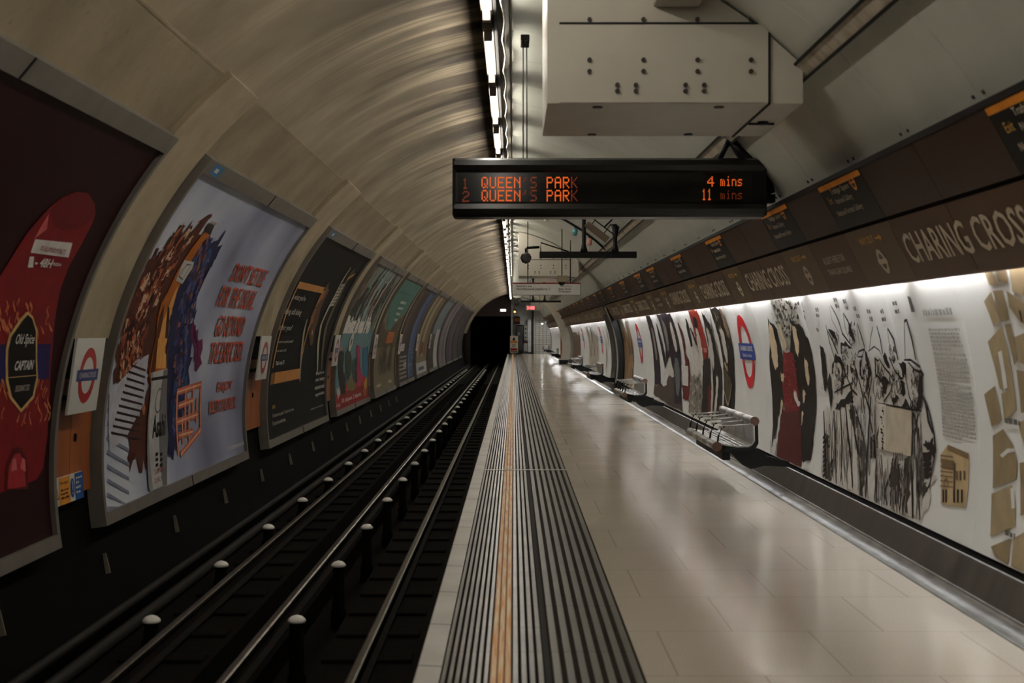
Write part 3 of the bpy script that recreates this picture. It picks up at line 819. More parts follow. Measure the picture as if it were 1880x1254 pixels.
for x in (-.2, .2):
    bm = bmesh.new(); tube(bm, [(x,.06,0),(x,.06,ceil_y(.9+x)-1.18)], .012, 6); obj('rod', bm, BLK, t)
# clutter fixed behind the bars: conduit with small fittings
bm = bmesh.new(); tube(bm, [Vector(Rp(p, 26.2, .03)) for p in [dirph(s) for s in (9, 4, 2.2, 1.5, 1.1, .9)]], .022, 8)
t = tag(obj('conduit', bm, BLK), 'dark conduit crossing the ceiling panels behind the camera bar', 'conduit')
for i, (s, m, lab) in enumerate(((3.6, mat('pale_fitting', (200,196,180), .3), 'small pale spotlight on the dark ceiling conduit'), (1.7, mat('teal_fitting', (70,130,140), .3), 'small teal spotlight on the dark ceiling conduit'), (1.25, mat('pinkish_fitting', (190,140,130), .4), 'pinkish fitting at the lower end of the dark conduit'))):
    p = Vector(Rp(dirph(s), 26.2, .07)); e = tag(empty('spotlight', p), lab, 'spotlight')
    bm = bmesh.new(); tube(bm, [(0,0,0),(0,0,-.03),(0,0,-.12),(0,0,-.14)], [.03,.05,.045,.02], 10); obj('head', bm, m, e)
    bm = bmesh.new(); tube(bm, [(0,0,0),(0,0,.05)], .012, 6); obj('stalk', bm, BLK, e)

# ------------------------------------------------------------------ brown friezes
FM = (2.2, .671); FB = (2.378, .319); FT = (2.031, .975)
PWD = 1.125; FZ0 = 5.02
def fmap(bot, top):
    d = Vector((top[0]-bot[0], 0, top[1]-bot[1])); Ln = d.length; d.normalize(); nrm = Vector((-d.z, 0, d.x)); nrm = nrm if nrm.x < 0 else -nrm
    def f(u, v, off):   # u runs from the far edge towards the camera
        p = Vector((bot[0], PWD-u, bot[1]+CH)) + d*v + nrm*off
        return tuple(p)
    return f, Ln
lowf, lowL = fmap(FB, (FM[0]+.006, FM[1]-.012)); upf, upL = fmap((FM[0]-.004, FM[1]+.012), FT)
def panel_board(name, mp, Ln, w, m, parent):
    bm = bmesh.new(); g = .004
    c = [(g,0),(w-g,0),(w-g,Ln),(g,Ln)]
    a = [bm.verts.new(mp(u, v, .0)) for u, v in c]; b = [bm.verts.new(mp(u, v, -.03)) for u, v in c]
    bm.faces.new(a); bm.faces.new(b[::-1])
    for q in range(4): bm.faces.new((a[q], b[q], b[(q+1)%4], a[(q+1)%4]))
    return obj(name, bm, m, parent)
def rivets_art(a, w, Ln):
    for u in (.05, w-.05): a.ell(RIVET, u, .035, .009, .009, 1, 8)
def roundel_small(a, m, u, v, r, bg):
    a.ring(m, u, v, r*.62, r, 2); a.rect(m, u-r*1.22, v-r*.2, u+r*1.22, v+r*.2, 3)
PROTO = {}
def lower_panel(kind):
    nm, m = {'C': ('station_name_sign', BROWN), 'R': ('way_out_sign', BROWN2), 'A': ('information_sign', BROWN)}[kind]
    w = PWD*2 if kind == 'C' else PWD
    f = (lambda u, v, o: lowf(u-PWD, v, o)) if kind == 'C' else lowf
    t = tag(empty(nm, (0,0,0)), 'x', 'sign panel')
    if kind == 'C':
        for i in range(2): panel_board('board', lambda u, v, o: f(u+i*PWD, v, o), lowL, PWD, m, t)
    else: panel_board('board', f, lowL, w, m, t)
    a = Art(eps=.0008)
    if kind == 'C': a.text(LETW, 'CHARING CROSS', .10, .095, w-.16, .19, bold=.012)
    elif kind == 'R':
        a.text(LETY, 'WAY OUT', .30, .275, .66, .05, bold=.01); a.rect(LETY, .70, .294, .80, .306, 2); a.poly(LETY, [(.79,.275),(.85,.30),(.79,.325)], 2)
        roundel_small(a, LETW, .62, .145, .085, m)
    else:
        a.text(LETW, 'ALIGHT HERE FOR', .20, .20, .86, .055, bold=.01); a.text(LETW, 'TRAFALGAR SQUARE', .20, .105, .90, .055, bold=.01)
    a.build('lettering', f, t, dv=None, off0=.001)
    r = Art(eps=.0008)
    for k in range(2 if kind == 'C' else 1):
        for u in (.05, PWD-.05): r.ell(RIVET, u+k*PWD, .035, .010, .010, 1, 8)
    r.build('rivet_pair', f, t, dv=None, off0=.001)
    return t
def upper_panel(kind):
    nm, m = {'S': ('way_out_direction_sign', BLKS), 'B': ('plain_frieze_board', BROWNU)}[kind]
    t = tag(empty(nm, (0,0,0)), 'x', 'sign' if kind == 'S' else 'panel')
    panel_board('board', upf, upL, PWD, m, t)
    a = Art(eps=.0008)
    if kind == 'S':
        a.rect(ORANGE, .0, upL-.045, PWD*.98, upL-.008, 1)
        a.text(LETW, 'Trafalgar Square', .26, .235, .74, .05, bold=.008); a.text(LETW, 'National Gallery', .26, .165, .70, .05, bold=.008); a.text(LETW, 'National Portrait Gallery', .14, .085, .80, .05, bold=.008)
        a.text(LETY, 'Exit', .10, .19, .20, .05); a.ring(P((226,140,70)), .86, .27, .035, .055, 2, 20); a.rect(P((226,140,70)), .79, .262, .93, .278, 3)
    else:
        for u in (.05, PWD-.05): a.ell(RIVET, u, .035, .010, .010, 1, 8)
    a.build('lettering' if kind == 'S' else 'rivet_pair', upf, t, dv=None, off0=.001)
    return t
seq = []; z = FZ0
pat = ['R', 'C', 'R', 'A']    # starts at the camera end
per = ['R', 'C', 'R', 'C', 'R', 'C', 'R', 'A']
lst = ['R', 'C', 'R', 'A'] + per*12
counts = {}
KL = {'C': 'brown panel with the large white station name, %s from the camera end', 'R': 'brown way-out panel with a small white roundel, %s from the camera end',
      'A': 'brown panel with two lines of white text, %s from the camera end', 'S': 'black exit sign with an orange top strip, %s from the camera end', 'B': 'plain brown upper frieze panel with painted-in shade, %s from the camera end'}
KG = {'C': 'station name panels on the frieze', 'R': 'way-out panels on the frieze', 'A': 'two-line text panels on the frieze', 'S': 'black exit signs on the upper frieze', 'B': 'plain panels of the upper frieze'}
def place(kind, z, fn):
    n = counts.get(kind, 0); counts[kind] = n+1
    lab = KL[kind] % ordn(n)
    if kind not in PROTO:
        t = fn(kind); t['label'] = lab; t['group'] = KG[kind]; t.location.y = z; PROTO[kind] = t
    else: dup(PROTO[kind], (0, z, 0), lab)
for kd in lst:
    w = 2*PWD if kd == 'C' else PWD
    if z+w > 98: break
    if not (64.6 < z+w/2 < 68.4) and not (33.9 < z+w/2 < 35.6): place(kd, z, lower_panel)
    if not (64.6 < z+w/2 < 68.4):
        if kd == 'R': place('S', z, upper_panel)
        else:
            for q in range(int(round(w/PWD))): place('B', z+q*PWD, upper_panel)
    z += w
# trims of the frieze
bm = bmesh.new(); extrude_profile(bm, [(FM[0]+.02, FM[1]-.03),(FM[0]+.02,FM[1]+.03),(FM[0]+.06,FM[1]+.03),(FM[0]+.06,FM[1]-.03)], 4, 98); struct('trim_frieze_gap', bm, DARKGAP)
bm = bmesh.new(); extrude_profile(bm, [(2.021,.972),(2.016,1.0),(2.20,1.05),(2.25,.98)], 4, 98); struct('trim_frieze_top', bm, BLK)
bm = bmesh.new(); extrude_profile(bm, [(2.376,.322),(2.376,.308),(2.40,.306),(2.40,.33)], 4, 98); struct('trim_frieze_foot', bm, mat('brown_trim', (84,62,44), .4))
# mural lamps tucked between frieze and wall
ml = None; k = 0; z = 4.2
while z < 97:
    if 33.0 < z < 36 or 63.5 < z < 68.5: z += 1.6; continue
    lab = 'hidden strip lamp behind the frieze lighting the murals, %s from the camera end' % ordn(k)
    if ml is None:
        ml = thing('mural_strip_lamp', W(2.435, z, .40), lab, 'lamp', 'strip lamps behind the frieze')
        bm = bmesh.new(); tube(bm, [(0,.05,0),(0,1.45,0)], .014, 8); obj('tube', bm, TUBE2, ml)
        obj('batten', bevel_box((-.025,0,.02), (.02,1.5,.05), .004), ENAM, ml)
    else: dup(ml, W(2.435, z, .40), lab)
    z += 1.6; k += 1
#PART3
# ------------------------------------------------------------------ hoardings on the track wall
def settle(t):
    for c in t.children: c.location = -t.location
    return t
ARC = 3.146
def streak_sheet(name, c1, c2, c3, stretch=(1,.5,.25), sc=1.1, p=(.38,.55,.68), rough=.45):
    m, nt, b = base_mat(name, rough); b.inputs['Specular IOR Level'].default_value = .15
    n = noise(nt, sc, stretch, 3)
    r = nt.nodes.new('ShaderNodeValToRGB'); nt.links.new(n, r.inputs[0])
    r.color_ramp.elements[0].position = p[0]; r.color_ramp.elements[0].color = lin(c1)
    r.color_ramp.elements[1].position = p[2]; r.color_ramp.elements[1].color = lin(c3)
    e = r.color_ramp.elements.new(p[1]); e.color = lin(c2)
    nt.links.new(r.outputs[0], b.inputs['Base Color']); return m
def hoarding(i, label, sheet_mat, fill=None):
    z0, z1 = posters[i]
    t = thing('poster_hoarding', (Lp(PH0, z0)[0], (z0+z1)/2, Lp(PH0, z0)[2]), label, 'poster', 'large framed posters along the track wall')
    f = .10; tp = .14
    bm = bmesh.new()
    arc_slab(bm, Lp, PH0, PH0+f/LR, z0, z1, -.09, .035, 0, 1)
    arc_slab(bm, Lp, PH0+(ARC-tp)/LR, PH0+ARC/LR, z0, z1, -.09, .035, 0, 1)
    arc_slab(bm, Lp, PH0+f/LR, PH0+(ARC-tp)/LR, z0, z0+.06, -.09, .035, 0, 20)
    arc_slab(bm, Lp, PH0+f/LR, PH0+(ARC-tp)/LR, z1-.06, z1, -.09, .035, 0, 20)
    zm = (z0+z1)/2
    arc_slab(bm, Lp, PH0+.0, PH0+f/LR, zm-.008, zm+.008, 0, .042, 1, 1); arc_slab(bm, Lp, PH0+(ARC-tp)/LR, PH0+ARC/LR, zm-.008, zm+.008, 0, .042, 1, 1)
    obj('frame', bm, [FRAME, BLK], t)
    bm = bmesh.new(); n = 20
    arc_slab(bm, Lp, PH0+.05/LR, PH0+(ARC-.05)/LR, z0+.03, z1-.03, -.08, 0.0, 0, 42)
    obj('sheet', bm, sheet_mat, t)
    if i in (1, 2):
        a = Art(); u = z0+.35; v = ARC-tp+.02
        a.rect(P((60,120,170)), u-.12, v, u+.2, v+.10, 1); a.rect(WHITEP, u-.04, v+.03, u+.08, v+.07, 2)
        a.build('owner_plate', Lmap, t, off0=.036)
    return t
# 1 --- red deodorant poster
t = hoarding(0, 'dark red poster showing a big red deodorant stick with a black badge', mat('print_maroon', (40,9,9), .5, var=.08, scale=1, spec=.1))
a = Art(Lpx)
a.poly(P((126,24,30)), [(-130,760),(-110,690),(-60,600),(0,505),(50,425),(88,382),(112,362),(140,351),(160,354),(172,372),(174,392),(168,410),(150,445),(125,490),(110,530),(102,570),(95,640),(90,720),(86,800),(78,860),(66,880),(40,892),(0,905),(-120,940)], 1)
a.poly(P((104,16,22)), [(90,385),(112,362),(140,351),(160,354),(172,372),(174,392),(164,405),(140,420),(112,422),(95,410)], 2)
a.poly(P((196,90,90)), [(88,390),(60,438),(84,420)], 3)
a.poly(P((206,200,196)), [(62,438),(131,445),(124,472),(54,463)], 3)
a.ptext(P((150,40,40)), '0% ALUMINIUM SALTS', (70,459), (116,466), (73,449), 4)
a.ptext(WHITEP, '48H', (68,489), (90,491), (75,472), 4, .03); a.ptext(WHITEP, 'FRESH', (91,486), (108,489), (92,480), 4, .02)
a.poly(WHITEP, [(52,470),(60,470),(58,490),(48,490)], 4); a.rect(WHITEP, *[x for x in (Lpx(61,484)+Lpx(67,481))], 4)
a.poly(P((40,34,86)), [(-125,655),(-60,640),(0,632),(92,631),(88,695),(0,702),(-60,715),(-130,735)], 2)
# gold swirls
r = random.Random(3)
for k in range(60):
    top = k % 2 == 0; x = r.uniform(-6, 92); y = r.uniform(560, 622) if top else r.uniform(708, 770)
    pts = [(x, y)]; dx = r.choice((-1,1)); 
    f = r.uniform(.35,.8); s_ = r.choice((-1,1))
    for q in range(9): x += dx*r.uniform(.8,2.4)*math.cos(q*f); y += s_*r.uniform(3,7)*math.cos(q*f*.7+.3); pts.append((x, y))
    a.stroke(P((206,118,80)), pts, .016, 3)
bad = [(18,622),(38,588),(52,575),(60,590),(64,606),(64,690),(58,725),(36,752),(20,725),(12,690),(10,645)]
a.poly(P((206,170,110)), [(8,640),(14,615),(36,582),(48,571),(58,580),(66,606),(67,695),(60,730),(36,757),(16,732),(8,700)], 4)
a.poly(P((20,16,16)), [(12,642),(18,617),(38,588),(48,577),(56,584),(63,608),(64,692),(57,726),(36,750),(19,728),(12,696)], 5)
a.rect(P((206,170,110)), *(Lpx(12,648)+Lpx(63,646)), 6); a.rect(P((206,170,110)), *(Lpx(12,692)+Lpx(63,689)), 6)
a.ptext(WHITEP, 'Old Spice', (22,637), (57,634), (26,612), 6, .01)
a.ptext(WHITEP, 'CAPTAIN', (22,680), (56,677), (22,662), 6, .03); a.ptext(P((206,196,180)), 'DEODORANT STICK', (24,719), (50,716), (24,708), 6)
a.poly(P((90,14,20)), [(6,900),(10,850),(22,824),(34,820),(46,840),(50,880),(49,898)], 3)
a.poly(P((168,44,52)), [(11,898),(14,856),(24,834),(34,832),(42,850),(45,893)], 4)
a.poly(P((210,110,112)), [(17,866),(20,842),(26,842),(28,862)], 5); a.poly(P((210,110,112)), [(34,860),(38,840),(43,844),(44,866)], 5)
a.build('artwork', Lmap, t); settle(t)

# 2 --- beer poster
t = hoarding(1, 'grey-blue poster of a tall beer bottle in a brushed city cloud, orange lettering', streak_sheet('print_misty_blue', (104,104,130), (168,174,198), (216,221,232), (1,.55,.5), .55, (.36,.5,.62)))
a = Art(Lpx)
left = [(381,406),(355,410),(345,420),(327,426),(300,452),(286,466),(272,484),(252,523),(240,548),(232,567),(224,600),(216,655),(210,695),(214,738),(222,700),(232,680),(262,655),(270,700),(264,739),(245,770),(236,792),(240,846),(250,838),(262,862),(270,840),(300,600),(320,520),(350,470)]
a.rag(P((84,40,28)), left, 1, .10, 5, seed=5)
dk = [(383,424),(397,440),(408,432),(400,470),(385,484),(372,505),(359,539),(356,575),(350,600),(352,650),(347,690),(340,740),(330,800),(318,832),(306,838),(300,800),(305,650),(315,560),(335,500),(360,460)]
a.rag(P((34,38,78)), dk, 1, .09, 5, seed=9)
a.rag(P((110,34,84)), [(349,595),(362,606),(369,640),(369,675),(355,670),(352,630)], 1, .06, 4, seed=2)
r = random.Random(11)
def blot(cols, x0, x1, y0, y1, n, line, w=(3,9), h=(10,30), layer=2, amp=.05):
    for k in range(n):
        s = r.random(); y = y0+(y1-y0)*s; xc = line(y)+r.uniform(x0, x1); ww = r.uniform(*w); hh = r.uniform(*h); sl = (line(y-hh)-line(y))
        a.rag(P(r.choice(cols)), [(xc, y), (xc+ww, y), (xc+ww+sl, y-hh), (xc+sl, y-hh)], layer, amp, 3, seed=k+int(y))
lineL = lambda y: 215+ (0 if y > 640 else (640-y)**1.55*.0235)
warm = [(140,66,36),(60,26,22),(190,120,84),(170,90,60),(214,180,150),(48,24,26),(120,40,26)]
blot(warm, 4, 46, 430, 760, 300, lineL, (1,4.5), (4,24), 2, .035)
cool = [(48,62,130),(26,28,60),(90,96,140),(70,40,60),(150,90,84),(40,84,130)]
lineR = lambda y: 312+ (0 if y > 640 else (640-y)**1.5*.018)
blot(cool, 4, 30, 450, 800, 240, lineR, (1,4), (4,22), 2, .035)
# piano-key stairs
a.poly(P((196,196,206)), [(200,720),(262,655),(272,650),(264,739),(232,800),(200,830)], 2)
for k in range(11):
    y = 664+k*12.5; xl = 248-k*3.6; a.poly(P((54,36,40)), [(xl-10, y+3), (266-k*1.2, y+14), (266-k*1.2, y+18), (xl-10, y+8)], 3)
for k in range(9):
    y = 722+k*26; a.poly(P((128,134,156)), [(196, y), (236, y+24), (236, y+30), (196, y+8)], 1)
# neon maze
for q in ([(323,720),(368,705)],[(326,745),(352,735)],[(324,775),(362,760)],[(326,800),(352,792)],[(330,835),(366,790)],[(368,705),(367,790)],[(324,720),(326,835)],[(340,712),(339,800)],[(354,712),(352,770)],[(333,765),(334,815)],[(360,730),(359,775)],[(346,740),(346,815)]):
    a.stroke(P((206,110,84)), q, .07, 4, taper=False); a.stroke(P((246,190,150)), q, .02, 5, taper=False)
# bottle
bot = [(272,902),(275,720),(272,684),(284,620),(288,580),(294,556),(306,535),(313,520),(322,500),(336,476),(352,452),(374,424),(378,414),(388,416),(384,430),(368,446),(350,478),(339,500),(329,522),(321,540),(312.5,562),(309,584),(306,640),(305,700),(306,800),(304,890)]
a.poly(P((186,104,36)), bot, 5)
a.poly(P((236,170,90)), [(284,676),(288,620),(296,590),(306,566),(318,536),(326,520),(320,545),(308,590),(303,640),(302,676)], 6)
a.poly(P((90,40,18)), [(274,684),(284,622),(290,580),(300,556),(296,590),(286,640),(282,684)], 6)
a.poly(P((60,30,20)), [(300,640),(306,560),(312,570),(305,700),(303,660)], 6)
a.poly(P((196,196,194)), [(271,902),(274,720),(274,684),(305,676),(306,800),(304,890)], 7)
a.poly(P((120,118,118)), [(296,893),(297,680),(305,676),(306,800),(304,890)], 8); a.poly(P((150,150,150)), [(271,902),(274,720),(274,684),(279,683),(278,900)], 8)
a.stroke(INK, [(275,696),(305,691)], .03, 9, taper=False)
a.poly(P((200,198,192)), [(320,514),(331,486),(336,476),(354,480),(350,492),(332,520)], 7); a.stroke(P((90,86,84)), [(325,505),(340,485),(348,484),(332,512),(325,505)], .02, 8)
a.poly(P((50,40,36)), [(374,424),(378,414),(382,408),(392,411),(388,420),(384,430)], 7); a.poly(P((170,160,150)), [(382,408),(386,404),(396,408),(392,412)], 8)
a.ptext(INK, 'Asahi', (276,806), (300,800), (276,764), 9, .03)
for k in range(3):
    for q in range(2): a.poly(INK, [(282+q*8, 832+k*10), (287+q*8, 830+k*10), (287+q*8, 836+k*10), (282+q*8, 838+k*10)], 9)
a.ptext(P((150,60,64)), 'SUPER', (280,872), (297,867), (280,862), 9); a.ptext(P((150,60,64)), 'DRY', (281,888), (296,884), (281,879), 9)
a.ring(P((120,120,120)), Lpx(288,735)[0], Lpx(288,735)[1], .10, .12, 9, 20)
OR = P((214,92,62)); OS = P((120,44,38))
for dx, dy, mm, ly in ((.8, 1.0, OS, 4), (0, 0, OR, 5)):
    for s, BL, BR, TL in (("DON'T SETTLE", (419,515), (479,523), (435,480)), ('FOR THE USUAL.', (393,562), (462,565), (402,522)), ('GO BEYOND', (390,617), (441,616), (396,577)), ('THE EXPECTED.', (379,668), (441,661), (378.7,628)), ('ENJOY', (396,724), (423,718), (396,702)), ('RESPONSIBLY.', (382,761), (432,748), (382,737))):
        a.ptext(mm, s, (BL[0]+dx, BL[1]+dy), (BR[0]+dx, BR[1]+dy), (TL[0]+dx, TL[1]+dy), ly, .0)
a.ptext(WHITEP, 'drinkaware.co.uk', (418,828), (447,815), (418,818), 4, .01)
a.build('artwork', Lmap, t); settle(t)

# 3 --- black and gold poster
t = hoarding(2, 'black poster with a thin gold frame and white question text', mat('print_black', (14,12,9), .5, var=.1, scale=1, spec=.08))
a = Art(Lpx); G = P((206,142,74))
u0 = Lpx(499,676)[0]; u1 = Lpx(544,683)[0]; vt = Lpx(544,515)[1]; vb = Lpx(498,698)[1]; vbt = Lpx(498.7,687.5)[1]
a.rect(G, u0, vt-.10, u1+.35, vt, 2)
a.rect(G, u0, Lpx(499,676)[1], u0+.08, vt-.09, 2); a.rect(G, u1+.27, vbt-.02, u1+.35, vt-.09, 2)
a.rect(G, u0+.28, vb-.06, u1+.35, vbt+.02, 2)
for k in range(3): a.rect(G, u0+k*.09, vb-.06, u0+.05+k*.09, vbt+.02, 2)
for s, BL, BR, TL, b in (("Is what you're", (533,552), (557.8,554.5), (536,538), 0), ('doing still doing', (519.5,579.5), (549,583), (523,565), 0), ('it for you?', (509.6,609), (533,609.6), (511,595.6), 0), ('A career to surprise yourself', (507.4,631.4), (536,630.5), (507.6,624.5), 0), ('if you want it still.', (505,648), (523.6,647), (505.2,641.5), 0), ("That's why EY.", (504,673), (520.5,671), (504.3,663), .03),
    ('The better the question. The better the answer.', (499.3,769.3), (539,757.5), (499.3,760.6), 0), ('The better the world works.', (499.3,782.4), (523.6,774.6), (499.3,774.6), 0),
    ('Explore', (579,690), (594,687), (579,683), .02), ('our many', (578,703), (595,700), (578,696), .02), ('careers and', (577,716), (594,712), (577,708), .02), ('opportunities', (578,730), (594,726), (578,722), .02), ('Building a better working world', (570,754), (593,748), (570,750), 0)):
    a.ptext(P((206,200,188)), s, BL, BR, TL, 3, b+.006)
a.rect(P((150,120,50)), *(Lpx(499,751)+Lpx(504,743)), 3)
a.rag(P((92,60,34)), [(606,518),(600,540),(590,560),(582,590),(575,618),(572,635),(568,625),(566,600),(572,575),(582,555),(592,532)], 2, .06, 4, seed=4)
a.rag(P((176,112,66)), [(600,530),(592,548),(584,556),(588,540)], 3, .03, 3, seed=6); a.rag(P((150,90,52)), [(580,568),(574,590),(568,600),(571,580)], 3, .03, 3, seed=8)
a.poly(P((196,160,110)), [(571,607),(573,605),(573,614),(571,615)], 4)
a.stroke(P((170,162,140)), [(563,586),(558,605),(553.5,640),(551,670),(550,700)], .13, 3)
a.stroke(P((196,190,168)), [(644,490),(632,508),(614,543),(600,570),(589,595),(584,625),(582.5,660),(582,684)], .16, 3)
a.stroke(P((96,84,56)), [(650,495),(640,508),(622,545),(608,575),(598,600),(592,640),(590,680)], .25, 2)
a.stroke(P((206,150,80)), [(637,512),(650,503)], .08, 3)
for k in range(7): a.poly(P((196,190,176)), [(626-k*3.2, 522+k*6), (633-k*3.2, 520+k*6), (631-k*3.2, 524.5+k*6), (624-k*3.2, 526.5+k*6)], 4)
a.build('artwork', Lmap, t); settle(t)

# 4 --- island show poster
t = hoarding(3, 'teal poster with big white title, figures and a red bottom band', P((104,140,146)))
a = Art(Lpx); z0, z1 = posters[3]; r = random.Random(21)
cols = [(60,74,64),(150,172,172),(56,42,34),(120,84,62),(186,190,190),(36,44,38),(120,140,130),(84,62,50)]
u = z0+.1
while u < z1-.15:
    w_ = r.uniform(.12,.4); v1 = ARC-.16; v0 = 1.62+r.uniform(-.1,.1)
    a.rag(P(r.choice(cols)), [(u, v0), (min(u+w_, z1-.1), v0), (min(u+w_+.15, z1-.1), v1), (u+.1, v1)], 1, .04, 6, px=False, seed=int(u*90)); u += w_*.75
for k in range(24):
    u = r.uniform(z0+.2, z1-.6); v = r.uniform(1.6,2.3); a.rag(P(r.choice([(48,36,30),(34,40,32),(130,70,44)])), [(u,v),(u+.3,v),(u+.35,v+.4),(u+.1,v+.4)], 2, .06, 3, px=False, seed=k)
a.ptext(P((236,232,224)), 'Bring it on, Isle', (626,621), (673,620), (630,577), 4, .11)
a.ell(P((206,204,190)), *Lpx(644,627), .28, .20, 5, 20); a.ell(P((40,60,60)), *Lpx(644,628), .10, .07, 6, 12)
a.rag(P((186,50,24)), [(z0+.1,.32),(z1-.1,.32),(z1-.1,.62),(z0+3.5,.66),(z0+1.5,.5)], 3, .04, 8, px=False, seed=3)
a.rect(P((150,22,22)), z0+.06, .06, z1-.06, .40, 4)
for s, BL, BR, TL in (('Up', (617,750), (624,747), (617,742)), ('10 players. 2 islands.', (627,743), (663,729), (627,732))): a.ptext(P((214,200,190)), s, BL, BR, TL, 6, .03)
for col, pts in (((34,26,26),[(620,650),(625,632),(631,650),(629,674),(634,696),(632,724),(624,724),(622,698)]), ((206,140,120),[(620,645),(624,637),(628,640),(627,652),(622,655)]), ((50,66,48),[(634,648),(640,640),(645,660),(643,690),(637,700),(634,680)]), ((60,80,70),[(646,664),(652,660),(652,700),(647,705)]), ((176,50,100),[(655,630),(660,640),(663,690),(661,712),(655,706),(654,660)]), ((70,44,40),[(652,660),(656,655),(656,705),(651,705)]), ((60,120,150),[(666,640),(674,640),(676,690),(667,690)]), ((40,50,60),[(671,645),(674,634),(676,660),(673,668)]), ((190,150,70),[(667,700),(674,696),(673,724),(666,726)]), ((196,196,190),[(617,712),(624,706),(625,730),(618,732)]), ((120,112,70),[(636,700),(650,690),(652,716),(636,722)])):
    a.rag(P(col), pts, 4, .05, 4, seed=len(pts)+col[0])
a.build('artwork', Lmap, t); settle(t)

# 5 --- khaki poster with a teal head
t = hoarding(4, 'khaki poster with a teal top and a small orange square', P((122,112,86)))
a = Art(Lpx); z0, z1 = posters[4]
a.rag(P((70,124,114)), [(z0+.08,ARC-.16),(z1-.08,ARC-.16),(z1-.08,2.15),(z1-1.6,2.0),(z0+3.0,1.62),(z0+2.2,1.64),(z0+1.2,1.9),(z0+.08,2.3)], 2, .02, 6, px=False)
a.rect(P((50,96,88)), z0+.1, 2.62, z1-.1, 2.65, 3)
for k in range(4): a.words(P((196,200,190)), z0+2.6+.2*k, z0+4.4-.1*k, 2.35-.16*k, .08, 4, k)
a.rag(P((84,70,48)), [(z0+.08,1.9),(z0+2,1.6),(z1-.1,2.1),(z1-.1,1.15),(z0+.1,1.2)], 1, .05, 6, px=False)
a.rect(P((190,104,48)), z0+2.6, 1.28, z0+4.6, 1.58, 4)
r = random.Random(2)
for k in range(34):
    u = r.uniform(z0+1.2, z1-1.0); v = r.uniform(.5,.8); h = r.uniform(.25,.7)
    a.rag(P(r.choice([(92,84,66),(66,56,44),(104,92,74),(58,52,56)])), [(u,v),(u+.12,v),(u+.10,v+h),(u+.02,v+h)], 3, .03, 4, px=False, seed=k)
a.words(P((206,200,180)), z0+.9, z0+2.0, .22, .08, 4, 3); a.words(P((206,200,180)), z0+4.0, z0+5.0, .22, .08, 4, 5)
a.build('artwork', Lmap, t); settle(t)
# 6 onwards --- distant posters
def distant(i, label, sheet, fn):
    t = hoarding(i, label, sheet); a = Art(Lpx); z0, z1 = posters[i]; fn(a, z0, z1, random.Random(i)); a.build('artwork', Lmap, t); settle(t)
def stripes(a, z0, z1, r, cols, v0=.12, v1=ARC-.16, n=9, layer=1):
    u = z0+.08
    while u < z1-.2:
        w_ = (z1-z0)/n*r.uniform(.6,1.4); e = min(u+w_, z1-.08)
        a.rag(P(r.choice(cols)), [(u,v0),(e,v0),(e,v1),(u,v1)], layer, .05, 8, px=False, seed=int(u*10)); u = e
def f6(a, z0, z1, r):
    stripes(a, z0, z1, r, [(70,52,42),(52,38,32),(96,70,52),(60,46,44)], 1.3, n=10); stripes(a, z0+3.6, z1, r, [(60,84,130),(80,110,150),(110,130,160)], .12, ARC-.2, 5, 2)
    a.rect(P((44,34,30)), z0+.08, .12, z0+3.8, 1.3, 2); a.rect(P((200,196,186)), z0+.6, 1.0, z0+2.0, 1.22, 3)
    for k in range(6): a.words(P((190,184,172)), z0+.6, z0+3.2, .2+.12*k, .06, 3, k)
    a.rect(P((190,184,172)), z0+2.2, .5, z0+3.2, .66, 4)
    for k in range(14): a.rect(P((120,180,220)), z0+4.2+r.random()*1.4, .2+r.random(), z0+4.4+r.random()*1.4, .25+r.random(), 4) if False else a.ell(P((150,190,220)), z0+4+r.random()*1.8, .2+r.random(), .10, .03, 4, 8)
distant(5, 'dark brown poster with white text blocks and a blue edge strip', P((58,44,36)), f6)
def f7(a, z0, z1, r):
    stripes(a, z0, z1, r, [(150,132,96),(96,84,60),(176,160,130),(120,100,72)], .7, n=9)
    a.rag(P((110,40,34)), [(z0+2,.8),(z0+4,.8),(z0+3.8,1.2),(z0+2.6,1.25)], 3, .04, 4, px=False); a.rect(P((190,190,190)), z0+.1, .12, z1-.1, .5, 3); a.words(P((70,80,110)), z0+1.6, z0+4.4, .22, .14, 4, 2)
distant(6, 'yellowish poster with a white bottom band and a dark red figure', P((130,120,96)), f7)
distant(7, 'poster of pale blue sky above a dark crowd and a white column', P((112,130,136)), lambda a, z0, z1, r: (stripes(a, z0, z0+3.3, r, [(62,46,38),(90,70,54),(40,32,30)], .12, 1.5, 6), a.rect(P((200,200,196)), z0+3.4, .12, z1-.1, 1.7, 2), a.rect(P((130,140,150)), z0+4.6, .9, z0+4.9, 2.6, 3)))
distant(8, 'pale lavender poster with thin vertical stripes', P((150,140,150)), lambda a, z0, z1, r: stripes(a, z0, z1, r, [(160,150,160),(120,100,116),(176,172,176),(90,80,90)], n=10))
distant(9, 'dark poster with small purple lettering', P((50,42,52)), lambda a, z0, z1, r: stripes(a, z0, z1, r, [(60,50,70),(38,32,36),(90,70,100)], n=8))
distant(10, 'dark brown poster, last but one before the tunnel mouth', P((56,44,38)), lambda a, z0, z1, r: stripes(a, z0, z1, r, [(70,52,42),(40,34,34),(60,60,90)], n=6))
if len(posters) > 11: distant(11, 'dim poster at the very end of the track wall', P((50,44,50)), lambda a, z0, z1, r: stripes(a, z0, z1, r, [(60,52,60),(44,40,52)], n=5))

